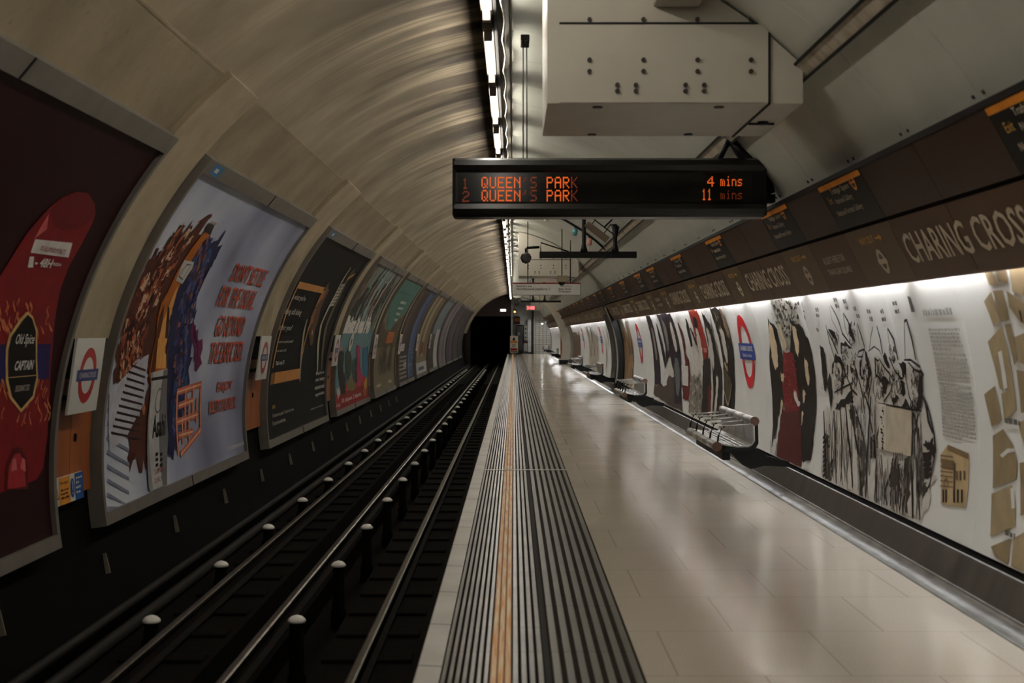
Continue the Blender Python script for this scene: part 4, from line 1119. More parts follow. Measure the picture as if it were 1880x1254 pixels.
# roundel plates, cabinets and warning plate in the gaps
def roundel_plate(i, label):
    g0, g1 = GAPS[i]; zc = (g0+g1)/2-.17
    t = thing('roundel_sign', W(-3.2, zc, -.59), label, 'sign', 'white roundel signs between the posters')
    def mp(u, v, off):   # u along +z, v up; leaning plate
        x = -3.19+.075*v/.55; return (x+off+3.2, u, v)
    bm = bmesh.new(); c = [(-.35,0),(.35,0),(.35,.55),(-.35,.55)]
    a_ = [bm.verts.new(mp(u, v, 0)) for u, v in c]; b_ = [bm.verts.new(mp(u, v, -.018)) for u, v in c]
    bm.faces.new(a_); bm.faces.new(b_[::-1]); [bm.faces.new((a_[q], b_[q], b_[(q+1)%4], a_[(q+1)%4])) for q in range(4)]
    obj('plate', bm, ENAM, t)
    a = Art(eps=.001); a.ring(RED, 0, .275, .135, .205, 1, 40); a.rect(BLUE, -.26, .235, .26, .32, 2); a.text(WHITEP, 'CHARING CROSS', -.20, .258, .20, .04, 3, .01)
    a.build('roundel', mp, t, dv=None, off0=.001)
    bm = bevel_box((-.12,-.3,.1), (-.02,.3,.14), .004); obj('bracket', bm, BLK, t)
    return t
rp = roundel_plate(0, 'white roundel sign between the dark red and the grey-blue posters')
RL = ['white roundel sign between the grey-blue and the black posters', 'white roundel sign between the black and the teal posters', 'narrow-looking roundel sign between the teal and the khaki posters', 'roundel sign just past the khaki poster', 'roundel sign just past the dark brown poster', 'roundel sign just past the yellowish poster']
for i, l in enumerate(RL):
    g0, g1 = GAPS[i+1]; dup(rp, W(-3.2, (g0+g1)/2-.05, -.59), l)
CL = ['orange-brown plywood cabinet below the first roundel sign', 'orange-brown plywood cabinet below the second roundel sign', 'orange-brown cabinet between the black and the teal posters', 'orange-brown cabinet between the teal and the khaki posters', 'brown cabinet just past the khaki poster', 'brown cabinet just past the dark brown poster', 'brown cabinet just past the yellowish poster']
for i, l in enumerate(CL):
    g0, g1 = GAPS[i]; pt = math.asin((-.36-LC[1])/LR); pb_ = math.asin((-1.22-LC[1])/LR)
    t = thing('wall_cupboard', (Lp(pb_, g0)[0], (g0+g1)/2, Lp(pb_, g0)[2]), l, 'cupboard', 'orange-brown cupboards between the posters')
    zm = g0+(g1-g0)*.5
    for q, (a0, a1) in enumerate(((g0+.05, zm-.006), (zm+.006, g1-.05))):
        bm = bmesh.new(); arc_slab(bm, Lp, pb_, pt, a0, a1, -.085, -.045, 0, 8); d = obj('door', bm, WOOD, t)
        bm = bmesh.new(); arc_slab(bm, Lp, (pb_+pt)/2-.01, (pb_+pt)/2+.006, a0+.03 if q == 0 else a0+.08, a0+.06 if q == 0 else a0+.11, -.05, -.03, 0, 1); obj('lock', bm, BLK, d)
    settle(t)
g0, g1 = GAPS[0]
t = thing('warning_plate', (Lp(PH0+.30/LR, g0)[0], (g0+g1)/2, Lp(PH0+.30/LR, g0)[2]), 'small yellow and blue warning plate at the foot of the first orange cupboard', 'sign')
a = Art(Lpx, eps=.001); A0 = Lpx(114,930); A1 = Lpx(181,905); v0 = A0[1]; h = Lpx(113,879)[1]-v0; u0 = g0+.10; u1 = g0+.82
bm = bmesh.new(); arc_slab(bm, Lp, PH0+v0/LR, PH0+(v0+h)/LR, u0, u1, -.045, -.03, 0, 3); obj('plate', bm, WHITEP, t)
du = (u1-u0)
a.rect(P((224,150,60)), u0+.2*du, v0, u0+.55*du, v0+h, 1); a.rect(P((36,84,150)), u0+.72*du, v0, u1, v0+h, 1)
a.poly(INK, [(u0+.03*du, v0+.25*h), (u0+.18*du, v0+.25*h), (u0+.105*du, v0+.8*h)], 2, False); a.poly(P((230,180,60)), [(u0+.05*du, v0+.30*h), (u0+.16*du, v0+.30*h), (u0+.105*du, v0+.68*h)], 3, False)
a.ell(P((36,84,150)), u0+.63*du, v0+.5*h, .065*du, .36*h, 2, 20); a.rect(WHITEP, u0+.622*du, v0+.42*h, u0+.638*du, v0+.76*h, 3); a.ell(WHITEP, u0+.63*du, v0+.30*h, .012*du, .05*h, 3, 8)
a.text(INK, 'Danger', u0+.22*du, v0+.72*h, u0+.5*du, .14*h, 3); 
for k in range(3): a.words(INK, u0+.24*du, u0+.5*du, v0+(.5-.14*k)*h, .07*h, 3, k)
for k in range(4): a.words(WHITEP, u0+.74*du, u0+(.95 if k % 2 == 0 else .88)*du, v0+(.78-.18*k)*h, .09*h, 3, k+7)
a.build('symbols', Lmap, t, off0=-.028); settle(t)
g0, g1 = GAPS[3]
#PART4
# ------------------------------------------------------------------ enamel murals on the platform wall
VT = (math.asin((.40-RC[1])/RR)-RPH0)*RR
def mural(z0, z1, label, art=None, m=None, name='mural'):
    t = thing(name, (Rp(RPH0, z0)[0], (z0+z1)/2, Rp(RPH0, z0)[2]), label, 'mural', 'enamelled murals along the platform wall')
    bm = bmesh.new(); n = max(1, round((z1-z0)/1.5)); w = (z1-z0)/n
    ph1 = RPH0+VT/RR
    for i in range(n): arc_slab(bm, Rp, RPH0, ph1, z0+i*w+.003, z0+(i+1)*w-.003, -.02, 0, 0, 24)
    obj('enamel_sheet', bm, m or MURAL, t)
    if art: art.build('picture', Rmap, t)
    return settle(t)
TAN = P((156,138,106)); TAN2 = P((140,122,92)); GREY = P((96,92,86)); DK = P((30,24,20)); SK = P((206,184,152)); MAR = P((92,30,28))
def crop(x0, y0, s): return lambda x, y: (x0+x/s, y0+y/s)
# street map
a = Art(Rpx); c = crop(1690, 480, 2.161)
for m, pts in ((TAN,[(255,40),(285,28),(305,88),(278,95)]), (TAN2,[(298,24),(338,16),(352,84),(312,80)]), (TAN,[(255,158),(284,118),(320,232),(296,258)]), (TAN2,[(290,116),(330,112),(356,230),(326,238)]),
    (TAN,[(270,318),(327,255),(372,480),(385,590),(352,606),(345,510),(318,505)]), (TAN2,[(336,250),(362,246),(390,392),(376,412)]), (TAN2,[(255,527),(300,492),(326,630),(286,657)]), (TAN,[(324,524),(348,516),(368,606),(336,630)]),
    (TAN2,[(290,692),(332,664),(372,730),(388,800),(384,862),(290,900)]), (TAN,[(285,922),(368,888),(380,960),(378,1050),(280,1092)]), (TAN2,[(282,1132),(362,1098),(350,1206),(300,1170)]), (TAN,[(352,20),(440,15),(440,150),(368,118)]),
    (TAN2,[(345,116),(400,150),(440,190),(440,260),(400,240),(356,180)]), (TAN,[(376,300),(440,270),(440,420),(396,400)]), (TAN2,[(384,430),(440,440),(440,600),(402,600)]), (TAN,[(390,640),(440,620),(440,760),(420,750)]), (TAN2,[(396,800),(440,790),(440,1000),(400,1010)]), (TAN,[(372,1100),(440,1060),(440,1240),(362,1214)])):
    a.poly(m, [c(*p) for p in pts], 1)
a.poly(WHITEP, [c(*p) for p in [(312,360),(326,352),(350,500),(336,512)]], 2); a.poly(WHITEP, [c(*p) for p in [(320,768),(350,742),(388,742),(386,752),(352,760),(330,780)]], 2)
a.poly(WHITEP, [c(*p) for p in [(362,900),(376,896),(380,978),(366,982)]], 2)
a.poly(INK, [c(*p) for p in [(394,190),(402,196),(411,240),(404,236)]], 2)
a.words(GREY, Rpx(*c(340,640))[0], Rpx(*c(400,640))[0], Rpx(*c(340,640))[1], .03, 3, 5); a.words(GREY, Rpx(*c(340,1085))[0], Rpx(*c(385,1085))[0], Rpx(*c(340,1085))[1], .03, 3, 6)
mural(5.4, 8.12, 'white mural with a beige street map of city blocks', a)
# story text with the little church
a = Art(Rpx); k = 0
ua, ub = Rpx(*c(15,210))[0], Rpx(*c(132,210))[0]; va = Rpx(*c(15,215))[1]; a.words(P((150,147,142)), ua, ub, va, .045, 1, 3)
for y0, y1, xa, xb in ((275,350,36,160), (370,480,55,185), (497,690,78,208)):
    n = int((y1-y0)/14.5)
    uL, vT = Rpx(*c(xa, y0)); uR = Rpx(*c(xb, y0))[0]; vB = Rpx(*c(xa+10, y1))[1]
    for q in range(n+1): a.words(P((164,160,152)), uL, uR if q < n else uL+(uR-uL)*.6, vT-(vT-vB)*q/n, .017, 1, k); k += 1
CHC = P((186,162,122)); CHD = P((120,98,70))
a.poly(CHC, [c(*p) for p in [(82,768),(112,726),(150,750),(196,762),(192,905),(182,975),(84,962)]], 1)
a.poly(CHD, [c(*p) for p in [(86,782),(140,792),(138,830),(90,822)]], 2); a.poly(P((84,68,48)), [c(*p) for p in [(136,800),(145,800),(142,905),(134,905)]], 2); a.poly(CHD, [c(*p) for p in [(112,726),(196,762),(195,785),(112,748)]], 2)
for x in (92, 103, 135, 150, 166): a.poly(INK, [c(x,905),c(x+7,905),c(x+7,958),c(x,956)], 3)
for x in (146, 160, 176): a.poly(P((90,72,52)), [c(x,830),c(x+8,832),c(x+8,868),c(x,866)], 3)
a.stroke(CHD, [c(*p) for p in [(98,900),(98,876),(106,862),(114,876),(114,900)]], .02, 3)
for y in (770,792,812,832,850,870,890): a.stroke(CHD, [c(84,y),c(134,y+6)], .008, 3, taper=False)
a.poly(P((90,86,82)), [(1667,543),(1673,545),(1681,572),(1675,573)], 1)
mural(8.12, 9.62, 'white mural with small story text and a beige church', a)
# ink drawing of pilgrims in tall hats
a = Art(Rpx); c = crop(1490, 540, 2.9875); r = random.Random(4)
def S(pts, w=.02, m=None, ly=2): a.stroke(m or DK, [c(*p) for p in pts], w, ly)
for pts in ([(60,640),(110,620),(130,1000),(66,1000)], [(120,640),(230,600),(290,800),(300,1100),(130,1040)], [(300,560),(370,560),(370,1120),(310,1110)], [(380,880),(560,900),(600,1220),(400,1180)], [(560,640),(680,700),(680,1000),(600,1240),(560,1100)], [(100,340),(600,380),(610,620),(300,600),(120,620)]):
    a.rag(P((196,191,182)), [c(*q) for q in pts], 1, .06, 5)
d = crop(1500, 560, 4.478)
def S3(pts, w=.02, m=None, ly=3): a.stroke(m or DK, [d(*q) for q in pts], w, ly)
for q, pts in enumerate(([(30,330),(60,345),(70,400),(85,520),(90,640),(80,730),(66,680),(50,560),(40,440)], [(160,400),(200,430),(245,520),(240,560),(205,500),(190,470),(150,470),(140,560),(130,570),(135,480)], [(204,480),(224,560),(232,650),(200,700),(215,600)],
    [(200,310),(240,300),(300,350),(290,362),(240,330),(215,350),(212,400),(203,390)], [(262,120),(290,170),(302,240),(330,300),(304,290),(276,240)], [(100,200),(150,220),(180,280),(160,292)], [(400,360),(420,400),(440,500),(462,560),(442,600),(430,680),(412,740),(420,620),(428,520),(405,450)],
    [(355,450),(375,440),(368,520),(374,580),(400,600),(380,612),(358,570)], [(480,440),(512,440),(520,455),(492,460),(494,570),(520,590),(545,600),(560,580),(604,640),(575,720),(540,752),(545,660),(520,612),(488,590)], [(560,385),(590,440),(610,520),(572,490),(550,430)],
    [(680,470),(740,470),(745,560),(715,600),(700,520)], [(690,600),(730,640),(735,740),(690,740),(702,680)], [(850,560),(880,580),(876,700),(862,850),(822,872),(836,780),(842,660)], [(862,530),(887,560),(887,592),(862,572)], [(620,790),(660,740),(682,760),(640,822)], [(690,850),(740,770),(780,850),(740,840)],
    [(90,640),(110,560),(130,640),(136,760),(120,880),(108,760)], [(320,480),(345,560),(340,640),(322,560)], [(280,500),(310,520),(318,560),(288,556)])):
    a.rag(DK, [d(*v) for v in pts], 3, .012, 3, seed=q)
for pts, w in (([(120,0),(160,70),(190,140),(215,230),(290,330)], .03), ([(110,10),(130,120),(190,230)], .012), ([(225,65),(262,130),(300,250)], .03), ([(222,70),(240,180),(262,260)], .015), ([(340,150),(372,250),(402,350)], .03), ([(334,156),(344,240),(360,330)], .012),
    ([(500,170),(530,280),(548,400)], .03), ([(470,175),(450,260),(440,370)], .01), ([(590,190),(640,280),(676,450)], .035), ([(588,192),(600,300),(640,420)], .012), ([(728,132),(746,120),(790,280),(822,450)], .035), ([(728,132),(730,280),(736,440)], .014), ([(80,160),(110,300),(150,430)], .025), ([(95,210),(140,300),(180,400)], .035),
    ([(430,380),(480,340),(520,370),(545,420)], .012), ([(520,440),(560,510),(604,560),(640,620)], .02), ([(600,430),(650,540),(700,600),(720,605)], .02), ([(725,450),(780,450),(860,510),(856,550),(812,530),(760,470)], .022), ([(740,490),(740,600),(770,760),(820,860)], .02), ([(340,420),(352,380),(402,360),(380,424),(342,424)], .018),
    ([(430,430),(450,520),(460,600),(430,760),(440,890)], .025), ([(480,590),(470,700),(500,800)], .015), ([(640,620),(610,720),(560,790),(556,890)], .015), ([(150,720),(220,680),(300,640)], .02), ([(240,560),(300,700),(340,740)], .025), ([(350,600),(380,720),(400,890)], .03), ([(370,760),(380,890)], .03), ([(880,740),(920,820),(935,890)], .014)):
    S3(pts, w)
for x0, x1, y0, y1, n in ((50,80,400,680,22),(150,225,480,700,40),(215,260,340,560,34),(280,330,370,700,40),(380,440,460,720,46),(500,560,460,740,40),(600,700,520,780,50),(780,850,520,840,56),(600,650,300,440,22),(270,320,130,300,24),(130,190,210,300,14)):
    for q in range(n):
        x = r.uniform(x0, x1); y = r.uniform(y0, y1); S3([(x,y),(x+r.uniform(-8,8),y+r.uniform(14,30)),(x+r.uniform(-6,12),y+r.uniform(34,56))], r.uniform(.008,.022), r.choice([DK,DK,P((96,90,82))]))
a.rag(DK, [c(*p) for p in [(135,632),(148,590),(230,530),(236,590),(196,600),(150,640)]], 3, .02, 4)
for x0, x1, y0, y1, n in ((60,120,650,1000,16),(120,200,630,1050,34),(190,300,600,1110,46),(300,370,560,1130,26),(360,450,900,1160,26),(440,530,900,1220,44),(540,615,640,1250,40)):
    for q in range(int(n*1.1)):
        x = r.uniform(x0, x1); ya = r.uniform(y0, y0+(y1-y0)*.6); l = r.uniform(60,260); xb = x+r.uniform(-10,14)
        S([(x,ya),((x+xb)/2+r.uniform(-4,4),ya+l/2),(xb,min(ya+l, y1))], r.uniform(.008,.028), r.choice([DK,GREY,P((132,126,118)),P((132,126,118))]))
for pts in ([(250,740),(300,850),(302,960),(285,1105),(262,1110),(280,980),(270,860)], [(432,1080),(440,930),(470,900),(500,960),(480,1130),(452,1180)], [(520,900),(545,880),(552,1000),(530,1190),(512,1200)], [(560,880),(610,900),(625,1000),(640,1060),(620,1100),(600,1100),(585,960)], [(70,1000),(95,900),(120,920),(110,1020)], [(205,640),(235,600),(262,700),(240,760)]):
    a.rag(P((58,52,46)), [c(*p) for p in pts], 2, .03, 4)
for x0, y0, x1, y1 in ((70,640,78,1000),(128,640,140,1040),(160,620,165,1030),(190,610,230,1060),(215,600,280,1090),(240,610,300,860),(125,640,118,1000),(300,560,340,760),(330,560,300,1120),(360,900,350,1130),(385,880,420,1160),(450,900,400,1150),(480,900,490,1190),(520,900,505,1200),(545,890,560,1230),(580,900,600,1240),(562,650,612,860),(590,650,560,880),(620,560,670,760),(400,620,340,900)):
    S([(x0,y0),((x0*2+x1)/3+r.uniform(-8,8),(y0*2+y1)/3),((x0+x1*2)/3+r.uniform(-8,8),(y0+y1*2)/3),(x1,y1)], r.uniform(.03,.06))
for y in range(790, 1000, 26): S([(66,y),(82,y-14),(100,y),(92,y+14)], .045)
for y in range(800, 900, 24): S([(325,y),(345,y-16),(366,y),(360,y+18)], .045)
S([(610,560),(650,640),(676,760),(685,850),(672,930),(655,1040),(630,1090)], .03); a.rag(DK, [c(*p) for p in [(616,830),(640,800),(672,800),(686,840),(680,900),(664,870),(640,850)]], 3, .02, 4)
for y in (880,905,935,965,995): S([(614,y),(640,y+4),(664,y-8)], .04)
a.poly(P((190,178,156)), [c(*p) for p in [(372,598),(560,632),(556,892),(408,856)]], 4); S([(372,598),(560,632),(612,640)], .015, None, 5); S([(560,632),(556,892)], .03, None, 5)
a.poly(P((206,198,184)), [c(*p) for p in [(372,598),(418,606),(410,856),(376,850)]], 5)
for q in range(14): S([(385+r.uniform(0,20), 620+q*17),(392+r.uniform(0,14), 628+q*17)], .02, None, 6)
for q in range(5): S([(458+q*12,868),(458+q*12,915)], .02, None, 5)
for x, y in ((35,95),(38,125),(40,205),(135,40),(145,75),(188,50),(200,85),(245,90),(262,130),(320,105),(335,148),(395,105),(402,148),(462,60),(475,105)):
    u, v = Rpx(*c(x, y)); a.words(P((90,86,82)), u+.05, u-.06, v, .035, 1, x)
mural(9.62, 12.45, 'mural with an ink drawing of bearded men in tall pointed hats', a)
# couple in rich dress
a = Art(Rpx); c = crop(1400, 480, 2.1625); r = random.Random(8)
def RG(m, pts, ly=2, amp=.02, n=4, sd=1): a.rag(m, [c(*p) for p in pts], ly, amp, n, seed=sd)
RG(P((150,148,138)), [(30,150),(110,142),(165,280),(150,340),(120,355),(85,345),(55,230)], 1, .04, 5)
for q in range(150):
    s = r.random(); x = 55+90*s+r.uniform(-22,22); y = 150+190*r.random()*(.4+.6*s); RG(r.choice([DK,GREY,P((176,172,160))]), [(x,y),(x+6,y-2),(x+8,y+10),(x+2,y+12)], 2, .015, 2, q)
RG(DK, [(24,228),(58,262),(80,372),(92,440),(84,560),(62,620),(48,742),(38,742),(42,560),(30,420)], 3)
RG(DK, [(118,238),(160,256),(188,320),(207,420),(215,560),(205,700),(196,790),(158,800),(146,640),(130,480),(112,360)], 3)
RG(P((112,30,32)), [(86,358),(126,362),(136,440),(152,590),(92,600),(82,480)], 4); RG(P((78,26,26)), [(78,590),(152,592),(156,700),(160,815),(58,772),(66,690)], 4)
for q in range(80): x = 90+r.random()*50; y = 380+r.random()*200; RG(P((160,74,66)), [(x,y),(x+3,y),(x+3,y+5),(x,y+5)], 5, .006, 2, q)
RG(SK, [(30,240),(44,262),(62,340),(66,410),(54,430),(42,380),(30,300)], 5); RG(SK, [(64,240),(74,250),(100,330),(96,356),(82,330)], 5); RG(SK, [(120,250),(136,262),(150,330),(146,380),(134,350)], 5); RG(SK, [(170,380),(184,400),(192,470),(186,500),(174,450)], 5)
RG(P((206,200,190)), [(130,510),(140,520),(155,570),(146,576),(130,540)], 6); RG(SK, [(76,440),(92,450),(88,480),(78,470)], 6); RG(SK, [(164,500),(176,520),(172,560),(164,560)], 6); RG(SK, [(78,540),(86,560),(80,610),(74,590)], 6); RG(SK, [(160,590),(168,600),(164,640),(158,650)], 6)
RG(P((206,204,198)), [(50,700),(62,712),(56,760),(40,740)], 6); RG(P((206,204,198)), [(162,795),(184,800),(182,828),(160,820)], 6)
S2 = lambda pts, w=.02, m=DK: a.stroke(m, [c(*p) for p in pts], w, 3)
S2([(172,350),(186,360),(204,420),(212,520)], .02); S2([(35,710),(33,770)], .02)
a.poly(WHITEP, [c(*p) for p in [(152,180),(160,182),(172,225),(166,226)]], 2); S2([(168,214),(174,228)], .04, GREY)
mural(12.45, 15.0, 'mural showing a dark robed couple with a deep red dress', a)
def roundel_art(a, z, v=1.08+.0, r=.42, small=False):
    a.ring(P((188,34,42)), z, v, r*.70, r, 1, 48); a.rect(P((50,66,136)), z-r*1.22, v-r*.22, z+r*1.22, v+r*.22, 2)
    a.text(WHITEP, 'CHARING CROSS', z+r*1.0, v+r*.01, z-r*1.0, r*.14, 3, .02); a.text(WHITEP, 'Bakerloo line', z+r*.7, v-r*.15, z-r*.7, r*.10, 3)
vr = Rpx(1372, 645)[1]
def R2(z0, z1, zc, label):
    a = Art(Rpx); roundel_art(a, zc, vr); mural(z0, z1, label, a)
R2(15.0, 17.5, Rpx(1372,646)[0], 'white mural with a large red and blue station roundel, above the first bench')
# portraits: tall dark figures with pale faces
a = Art(Rpx); c = crop(1130, 560, 5.9727); r = random.Random(6)
RG2 = lambda m, pts, ly=2, amp=.03, n=5, sd=1: a.rag(m, [c(*p) for p in pts], ly, amp, n, seed=sd)
PUR = P((40,30,38)); GND = P((74,62,54)); RD = P((142,42,26)); LT = P((190,184,174)); MID = P((120,114,104))
RG2(GND, [(418,985),(430,870),(560,880),(650,770),(720,900),(740,1180),(560,1080)], 1)
RG2(PUR, [(330,112),(378,106),(452,400),(488,640),(500,870),(432,880),(424,640),(392,360)], 2); RG2(MID, [(392,250),(412,250),(446,420),(464,590),(448,596),(424,420)], 3)
RG2(DK, [(440,180),(456,210),(520,420),(560,640),(548,700),(520,560),(480,360)], 3, .02); 
RG2(PUR, [(450,104),(600,82),(660,250),(716,520),(728,800),(722,1100),(640,1060),(648,760),(600,560),(560,640),(548,450),(490,200)], 2)
RG2(MID, [(500,130),(560,240),(590,420),(580,520),(540,300)], 3); RG2(LT, [(600,180),(622,200),(656,330),(680,480),(668,520),(636,400),(606,260)], 3); RG2(P((70,30,40)), [(618,200),(650,240),(672,330),(650,300)], 4, .02); RG2(LT, [(596,590),(630,680),(642,790),(600,770),(574,790),(580,680)], 3)
RG2(P((92,96,96)), [(660,560),(700,620),(716,800),(700,1000),(670,960),(652,700)], 4)
RG2(GND, [(556,1080),(568,820),(600,766),(640,800),(650,1060)], 4)
RG2(MAR, [(684,190),(700,196),(762,380),(772,520),(812,600),(824,740),(830,960),(800,1050),(750,1040),(736,880),(770,640),(742,420)], 3)
a.poly(P((196,192,184)), [c(*p) for p in [(730,656),(804,670),(804,890),(744,878)]], 5)
RG2(LT, [(776,150),(830,230),(870,400),(930,700),(900,800),(850,720),(812,430)], 2); RG2(DK, [(770,140),(790,160),(818,260),(850,440),(832,460),(790,280)], 3, .02); RG2(DK, [(816,240),(840,260),(880,360),(900,440),(886,430),(850,330)], 3, .02)
RG2(MID, [(830,770),(940,780),(948,1200),(804,1180),(812,960)], 3, .05, 8)
for q in range(60): x = 820+r.random()*120; y = 780+r.random()*400; RG2(r.choice([DK,LT,GREY]), [(x,y),(x+8,y),(x+6,y+24),(x+1,y+20)], 4, .03, 2, q)
RG2(RD, [(800,58),(896,44),(960,250),(1010,450),(1018,560),(950,640),(905,470),(860,260)], 4); RG2(DK, [(856,130),(892,130),(914,220),(900,280),(870,220)], 5); RG2(LT, [(886,250),(912,260),(960,480),(972,660),(940,600),(906,420)], 6)
RG2(DK, [(960,600),(1040,560),(1062,780),(1050,1000),(1040,1220),(944,1200),(960,860)], 4); RG2(MAR, [(1020,900),(1056,860),(1050,1150),(1020,1220)], 5); a.poly(P((180,120,116)), [c(*p) for p in [(976,468),(1008,474),(1016,520),(984,516)]], 7)
RG2(DK, [(950,78),(1010,150),(1060,260),(1110,480),(1170,700),(1176,900),(1160,1230),(1060,1230),(1082,900),(1050,560),(1000,340)], 3)
RG2(LT, [(1000,250),(1030,262),(1070,420),(1090,640),(1080,730),(1048,560)], 5); RG2(LT, [(1046,560),(1056,780),(1060,1000),(1046,1240),(1064,1240),(1080,1000),(1076,800)], 5, .015); RG2(LT, [(1112,770),(1140,800),(1130,980),(1100,1230),(1080,1230),(1108,980)], 5)
RG2(MID, [(1040,100),(1080,300),(1150,600),(1170,760),(1150,770),(1110,500),(1050,250)], 1)
RG2(DK, [(1035,28),(1150,28),(1210,180),(1290,450),(1312,760),(1300,1250),(1180,1250),(1196,800),(1180,560),(1120,280)], 4); RG2(P((128,108,84)), [(1140,30),(1170,40),(1250,260),(1262,350),(1230,330),(1190,180)], 5, .04)
for q in range(60): s = r.random(); x = 1060+150*s+r.uniform(-10,50); y = 60+420*s; RG2(r.choice([P((96,78,54)),P((150,140,120)),DK]), [(x,y),(x+8,y),(x+12,y+16),(x+3,y+14)], 6, .02, 2, q)
RG2(LT, [(1150,250),(1190,262),(1220,400),(1244,600),(1230,640),(1190,460)], 7); RG2(P((70,62,46)), [(1190,700),(1240,720),(1290,900),(1250,1110),(1216,1000)], 6); a.stroke(P((160,150,120)), [c(*p) for p in [(1196,900),(1230,1060),(1250,1100),(1272,1000),(1290,860)]], .04, 8); RG2(P((176,150,116)), [(1200,620),(1226,640),(1250,720),(1226,700)], 8)
mural(17.5, 28.3, 'long mural of tall dark portrait figures with pale faces and a red one', a)
R2(28.3, 31.3, Rpx(1188,645)[0]+1.3, 'white mural with a roundel, between the portraits and the tan figures')
# tan figures before the black arch
def sketch(z0, z1, label, cols, dens, seed, base=None):
    a = Art(Rpx); r = random.Random(seed)
    if base: a.rag(P(base), [(z0+.1,.05),(z1-.1,.05),(z1-.2,VT-.35),(z0+.3,VT-.5)], 1, .08, 10, px=False)
    for q in range(dens):
        u = r.uniform(z0+.1, z1-.1); v = r.uniform(.1, VT-.5); h = r.uniform(.1,.6); w_ = r.uniform(.04,.22)
        a.rag(P(r.choice(cols)), [(u-w_/2,v),(u+w_/2,v),(u+w_*.3,v+h),(u-w_*.3,v+h)], 2+q%3, .03, 3, px=False, seed=q)
    mural(z0, z1, label, a)
TN = [(150,118,84),(184,150,112),(92,66,46),(60,50,42),(170,140,110),(140,136,126)]
sketch(31.3, 34.0, 'mural of tan robed figures just before the black arch ring', TN, 60, 3, (166,136,102))
BR = [(150,140,120),(110,92,70),(180,170,150),(84,66,50),(160,150,136)]
sketch(36.8, 41.0, 'mural of faint brownish sketches just past the black arch ring', BR, 26, 5)
R2(41.0, 44.2, 42.4, 'white mural with a roundel, past the black arch ring')
sketch(44.2, 50.0, 'mural of brown sketched figures behind the fourth bench', BR+[(50,42,36)], 60, 7, (172,164,148))
R2(50.0, 56.0, 53.4, 'white mural with a roundel, before the pale arch pier')
sketch(56.0, 62.5, 'dark brown mural close to the pale arch pier', [(84,64,50),(60,46,40),(120,98,80)], 60, 9, (104,84,68))
mural(62.5, 66.5, 'black enamel sheet against the pale arch pier', None, mat('black_enamel_sheet', (30,28,26), .2))
sketch(67.8, 80.0, 'distant mural of pale brown sketches past the pale pier', BR, 60, 11)
R2(80.0, 84.0, 82.0, 'distant white mural with a small roundel past the pale pier')
sketch(84.0, 98.6, 'farther mural of grey-brown sketches before the tiled end wall', BR, 60, 13)
# ------------------------------------------------------------------ arch rings
def ring_bm(z0, z1, r_in, r_out, pmin, pmax, n=30):
    bm = bmesh.new(); arc_slab(bm, Rp, pmin, pmax, z0, z1, RR-r_out, RR-r_in, 0, n); return bm
pfl = math.asin((-1.40-RC[1])/2.97)
struct('pillar_black_arch', ring_bm(34.2, 36.6, 3.02, 3.12, RPH0-.02, math.asin((.45-RC[1])/3.02), 20), mat('black_marble_tile', (28,26,24), .18, rgb2=(52,48,42), scale=4))
struct('pillar_black_arch_rim', ring_bm(34.0, 34.25, 2.96, 3.13, RPH0-.05, dirph(.30)-.01, 20), BLKG)
bm = bmesh.new(); tube(bm, [Rp(RPH0+(dirph(.30)-RPH0)*i/14, 33.9, .18) for i in range(15)], .02, 8)
tag(obj('conduit', bm, mat('pale_conduit', (150,146,136), .35)), 'pale thin conduit curving down the black arch ring', 'conduit')
PIER = mat('cream_pier_paint', (196,188,170), .45, var=.04)
struct('pillar_pale_arch', ring_bm(66.6, 67.6, 2.79, 3.25, math.asin((-1.30-RC[1])/2.79), 1.25, 40), PIER)
bm = bmesh.new(); box(bm, W(2.14, 66.55, -1.48), W(2.82, 67.65, -1.27)); struct('pillar_pale_arch_base', bm, BLK)
bm = bmesh.new(); box(bm, W(2.24, 67.7, -1.2), W(2.30, 68.1, .0)); tag(obj('wall_cabinet', bm, WOOD), 'narrow orange-brown cabinet on the far side of the pale pier', 'cabinet')

# ------------------------------------------------------------------ far end
bm = bmesh.new()      # headwall over the track with the tunnel mouth
arc = [(x, y) for x, y in [(LC[0]-(LR+.05)*math.cos(p), LC[1]+(LR+.05)*math.sin(p)) for p in [phb+(crown-phb)*i/24 for i in range(25)]]]
outer = [W(x, 98.8, y) for x, y in arc]+[W(-.17, 98.8, -2.4)]
hole = [(-3.0,-2.4),(-3.0,1.15),(-.30,1.15),(-.30,-2.4)]
def wallrect(x0, x1, y0, y1, z, m, name, dz=.1):
    b = bmesh.new(); box(b, W(x0, z, y0), W(x1, z+dz, y1)); return struct(name, b, m)
wallrect(-3.4, -.17, 1.15, 2.75, 98.8, mat('dark_red_header', (42,22,18), .6), 'wall_tunnel_header')
wallrect(-3.5, -3.0, -2.6, 1.15, 98.8, mat('dark_umber_wall', (36,24,18), .7), 'wall_tunnel_side')
wallrect(-.30, -.17, -2.6, 1.15, 98.8, BLACKW, 'wall_tunnel_side')
wallrect(-3.6, 0, -2.9, 1.6, 124, BLACKW, 'wall_tunnel_end')
wallrect(-3.1, -3.0, -2.6, 1.2, 98.9, BLACKW, 'wall_tunnel_left', 25); wallrect(-.3, -.2, -2.6, 1.2, 98.9, BLACKW, 'wall_tunnel_right', 25)
wallrect(-3.1, -.2, 1.2, 1.3, 98.9, BLACKW, 'ceiling_tunnel', 25)
wallrect(-.17, 1.36, -1.62, 2.6, 101.2, mat('grey_white_end_wall', (168,166,160), .5), 'wall_end')
wallrect(1.36, 2.9, -1.62, 1.2, 101.0, TILES, 'wall_end_tiled')
wallrect(1.30, 1.42, -1.62, 1.6, 100.8, BLK, 'trim_end_post')
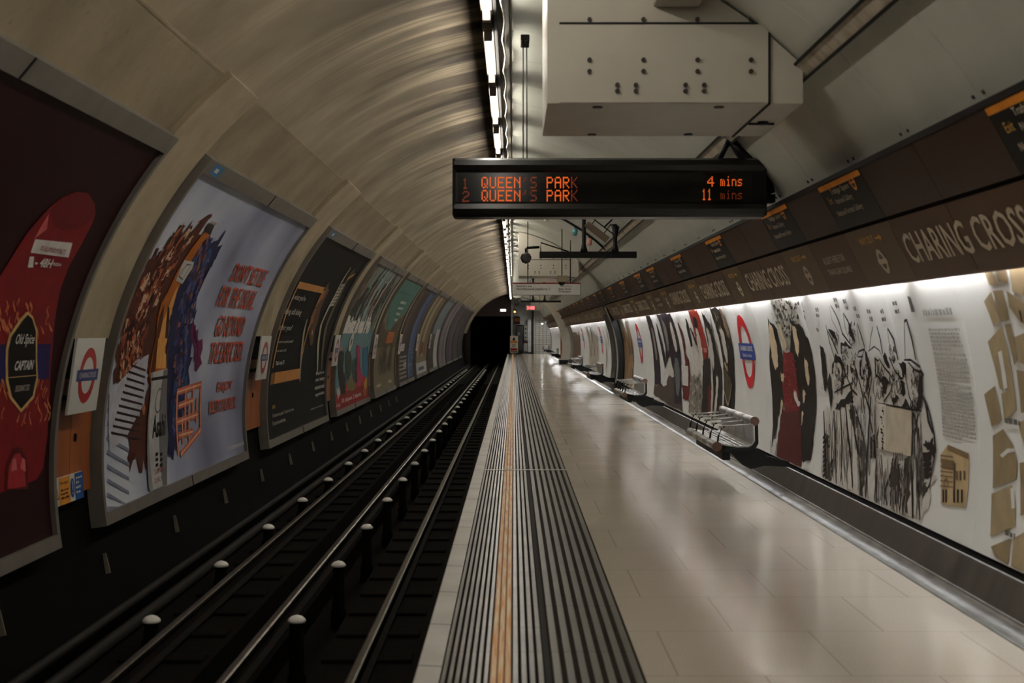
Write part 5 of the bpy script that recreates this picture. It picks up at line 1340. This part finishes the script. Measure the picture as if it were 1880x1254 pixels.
wallrect(1.36, 2.9, 1.2, 2.6, 101.0, mat('grey_white_end_wall', (168,166,160), .5), 'wall_end_upper')
wallrect(-.17, -.09, -1.62, 2.0, 100.2, mat('pale_post', (180,176,168), .5), 'trim_end_edge')
wallrect(1.0, 1.24, -1.4, .9, 100.9, mat('pale_door', (190,188,182), .4), 'door_1', .12)
wallrect(1.05, 1.3, -1.62, -1.38, 100.7, BLK, 'baseboard_end')
t = thing('tunnel_sign', W(-.72, 98.7, 1.55), 'small lit white sign above the dark tunnel mouth', 'sign')
obj('light_box', bevel_box((-.20,-.04,-.08), (.18,.05,.10), .01), LAMPW, t)
bm = bmesh.new(); box(bm, (-.22,-.02,-.12), (.20,.06,-.08)); box(bm, (-.22,-.02,.10), (.20,.06,.13)); obj('shroud', bm, BLK, t)
# warning board on the platform-end gate
t = thing('warning_gate', W(-.0, 98.0, -1.48), 'narrow white board with warning symbols on the platform end gate', 'gate')
obj('board', bevel_box((-.25,0,.10), (.30,.04,1.26), .015), mat('pale_board', (196,190,176), .45), t)
a = Art(eps=.002); a.poly(INK, [(-.10,.95),(.14,.95),(.02,1.2)], 1, False); a.rect(ORANGE, -.21, .78, .26, .92, 1); a.words(INK, -.15, .20, .83, .05, 2, 4)
a.ring(INK, .02, .60, .07, .11, 1, 20); a.rect(P((150,40,40)), -.21, .26, .26, .42, 1); a.rect(P((128,110,100)), -.21, .14, .26, .24, 1)
a.build('symbols', lambda u, v, o: (u, -o, v), t, dv=None)
for x in (-.22, .27):
    bm = bmesh.new(); tube(bm, [(x, .06, 0), (x, .06, 1.26)], .02, 8); obj('leg', bm, BLK, t)
t = thing('signal_lamp', W(.08, 97.0, 1.45), 'small orange lit signal lamp hanging above the end gate', 'signal')
bm = bmesh.new(); bmesh.ops.create_uvsphere(bm, u_segments=12, v_segments=8, radius=.07); bmesh.ops.translate(bm, verts=bm.verts, vec=(0,-.06,-.02)); obj('lens', bm, LAMPO, t, True)
obj('hood', bevel_box((-.10,-.02,-.14), (.10,.12,.16), .02), BLK, t)
bm = bmesh.new(); tube(bm, [(0,.05,.15),(0,.05,ceil_y(.08)-1.46)], .015, 6); obj('rod', bm, BLK, t)
def board(name, x0, x1, y0, y1, z, label, cat, fn, frame=BLK):
    t = thing(name, W((x0+x1)/2, z, y0), label, cat); w = x1-x0; h = y1-y0
    obj('frame', bevel_box((-w/2,-.04,0), (w/2,.05,h), .01), frame, t)
    a = Art(eps=.002); fn(a, w, h); a.build('poster', lambda u, v, o: (u-w/2, -.04-o, v), t, dv=None); return t
board("framed_poster", .02, .46, .60, 1.16, 101.0, 'brown framed picture high on the end wall beside the signal', 'poster', lambda a, w, h: a.rect(P((112,64,34)), .03, .2, w-.03, h-.1).rect(P((60,34,22)), .03, .05, w-.03, .2))
t = thing('equipment_cabinet', W(.55, 100.6, -1.48), 'dark grey equipment cabinet standing against the end wall', 'cabinet')
bm = bevel_box((-.38,0,0), (.10,.5,2.05), .02); obj('body', bm, BLK, t)
obj('door', bevel_box((-.34,-.02,.2), (.06,.0,1.95), .01), mat('dark_cabinet_door', (44,42,40), .4), t)
obj('label_plate', bevel_box((-.26,-.03,1.3), (-.10,-.018,1.5), .004), mat('grey_plate', (110,106,100), .4), t)
def nb(a, w, h):
    a.rect(P((150,146,138)), .03, .03, w-.03, h-.03)
    for i in range(3): a.ell(INK, w/2, h*(.2+.28*i), w*.16, h*.08, 2, 12)
board('notice_board', .72, 1.0, -.55, .55, 100.9, 'narrow notice board with three round symbols by the pale door', 'notice board', nb)
board('framed_print', .70, 1.02, -1.35, -.62, 100.9, 'brown edged pale poster low on the end wall', 'poster', lambda a, w, h: a.rect(P((150,146,140)), .03, .03, w-.03, h-.12).rect(P((96,48,30)), .03, h-.10, w-.03, h-.03))

t = thing('added_fill_lamp', W(2.0, 99.2, .62), 'added strip lamp brightening the white tiled end wall', 'lamp')  # extra lamp put in to brighten the tiles
bm = bmesh.new(); tube(bm, [(0,-.5,0),(0,.9,0)], .02, 8); obj('tube', bm, TUBE2, t)
obj('shade', bevel_box((-.08,-.55,.03), (.06,.95,.06), .01), ENAM, t)
# ------------------------------------------------------------------ camera, world, light
cam = bpy.data.cameras.new('camera'); co = bpy.data.objects.new('camera', cam); COL.objects.link(co)
co.location = (0, 0, CH); co.rotation_euler = (PI/2, 0, 0)
cam.lens = 50; cam.sensor_width = 36; cam.sensor_fit = 'HORIZONTAL'
cam.shift_x = -3/1880; cam.shift_y = -16/1880
cam.clip_start = .05; cam.clip_end = 400
cam.dof.use_dof = True; cam.dof.focus_distance = 20; cam.dof.aperture_fstop = 3.5
scn.camera = co
w = bpy.data.worlds.new('world'); scn.world = w; w.use_nodes = True
w.node_tree.nodes['Background'].inputs[0].default_value = (.02,.018,.015,1); w.node_tree.nodes['Background'].inputs[1].default_value = .3
vs = scn.view_settings; vs.view_transform = 'Standard'; vs.look = 'None'; vs.gamma = 1; vs.exposure = EXPO
scn.cycles.max_bounces = 6; scn.cycles.diffuse_bounces = 4; scn.cycles.glossy_bounces = 3
scn.cycles.use_denoising = True
scn.cycles.sample_clamp_indirect = 4
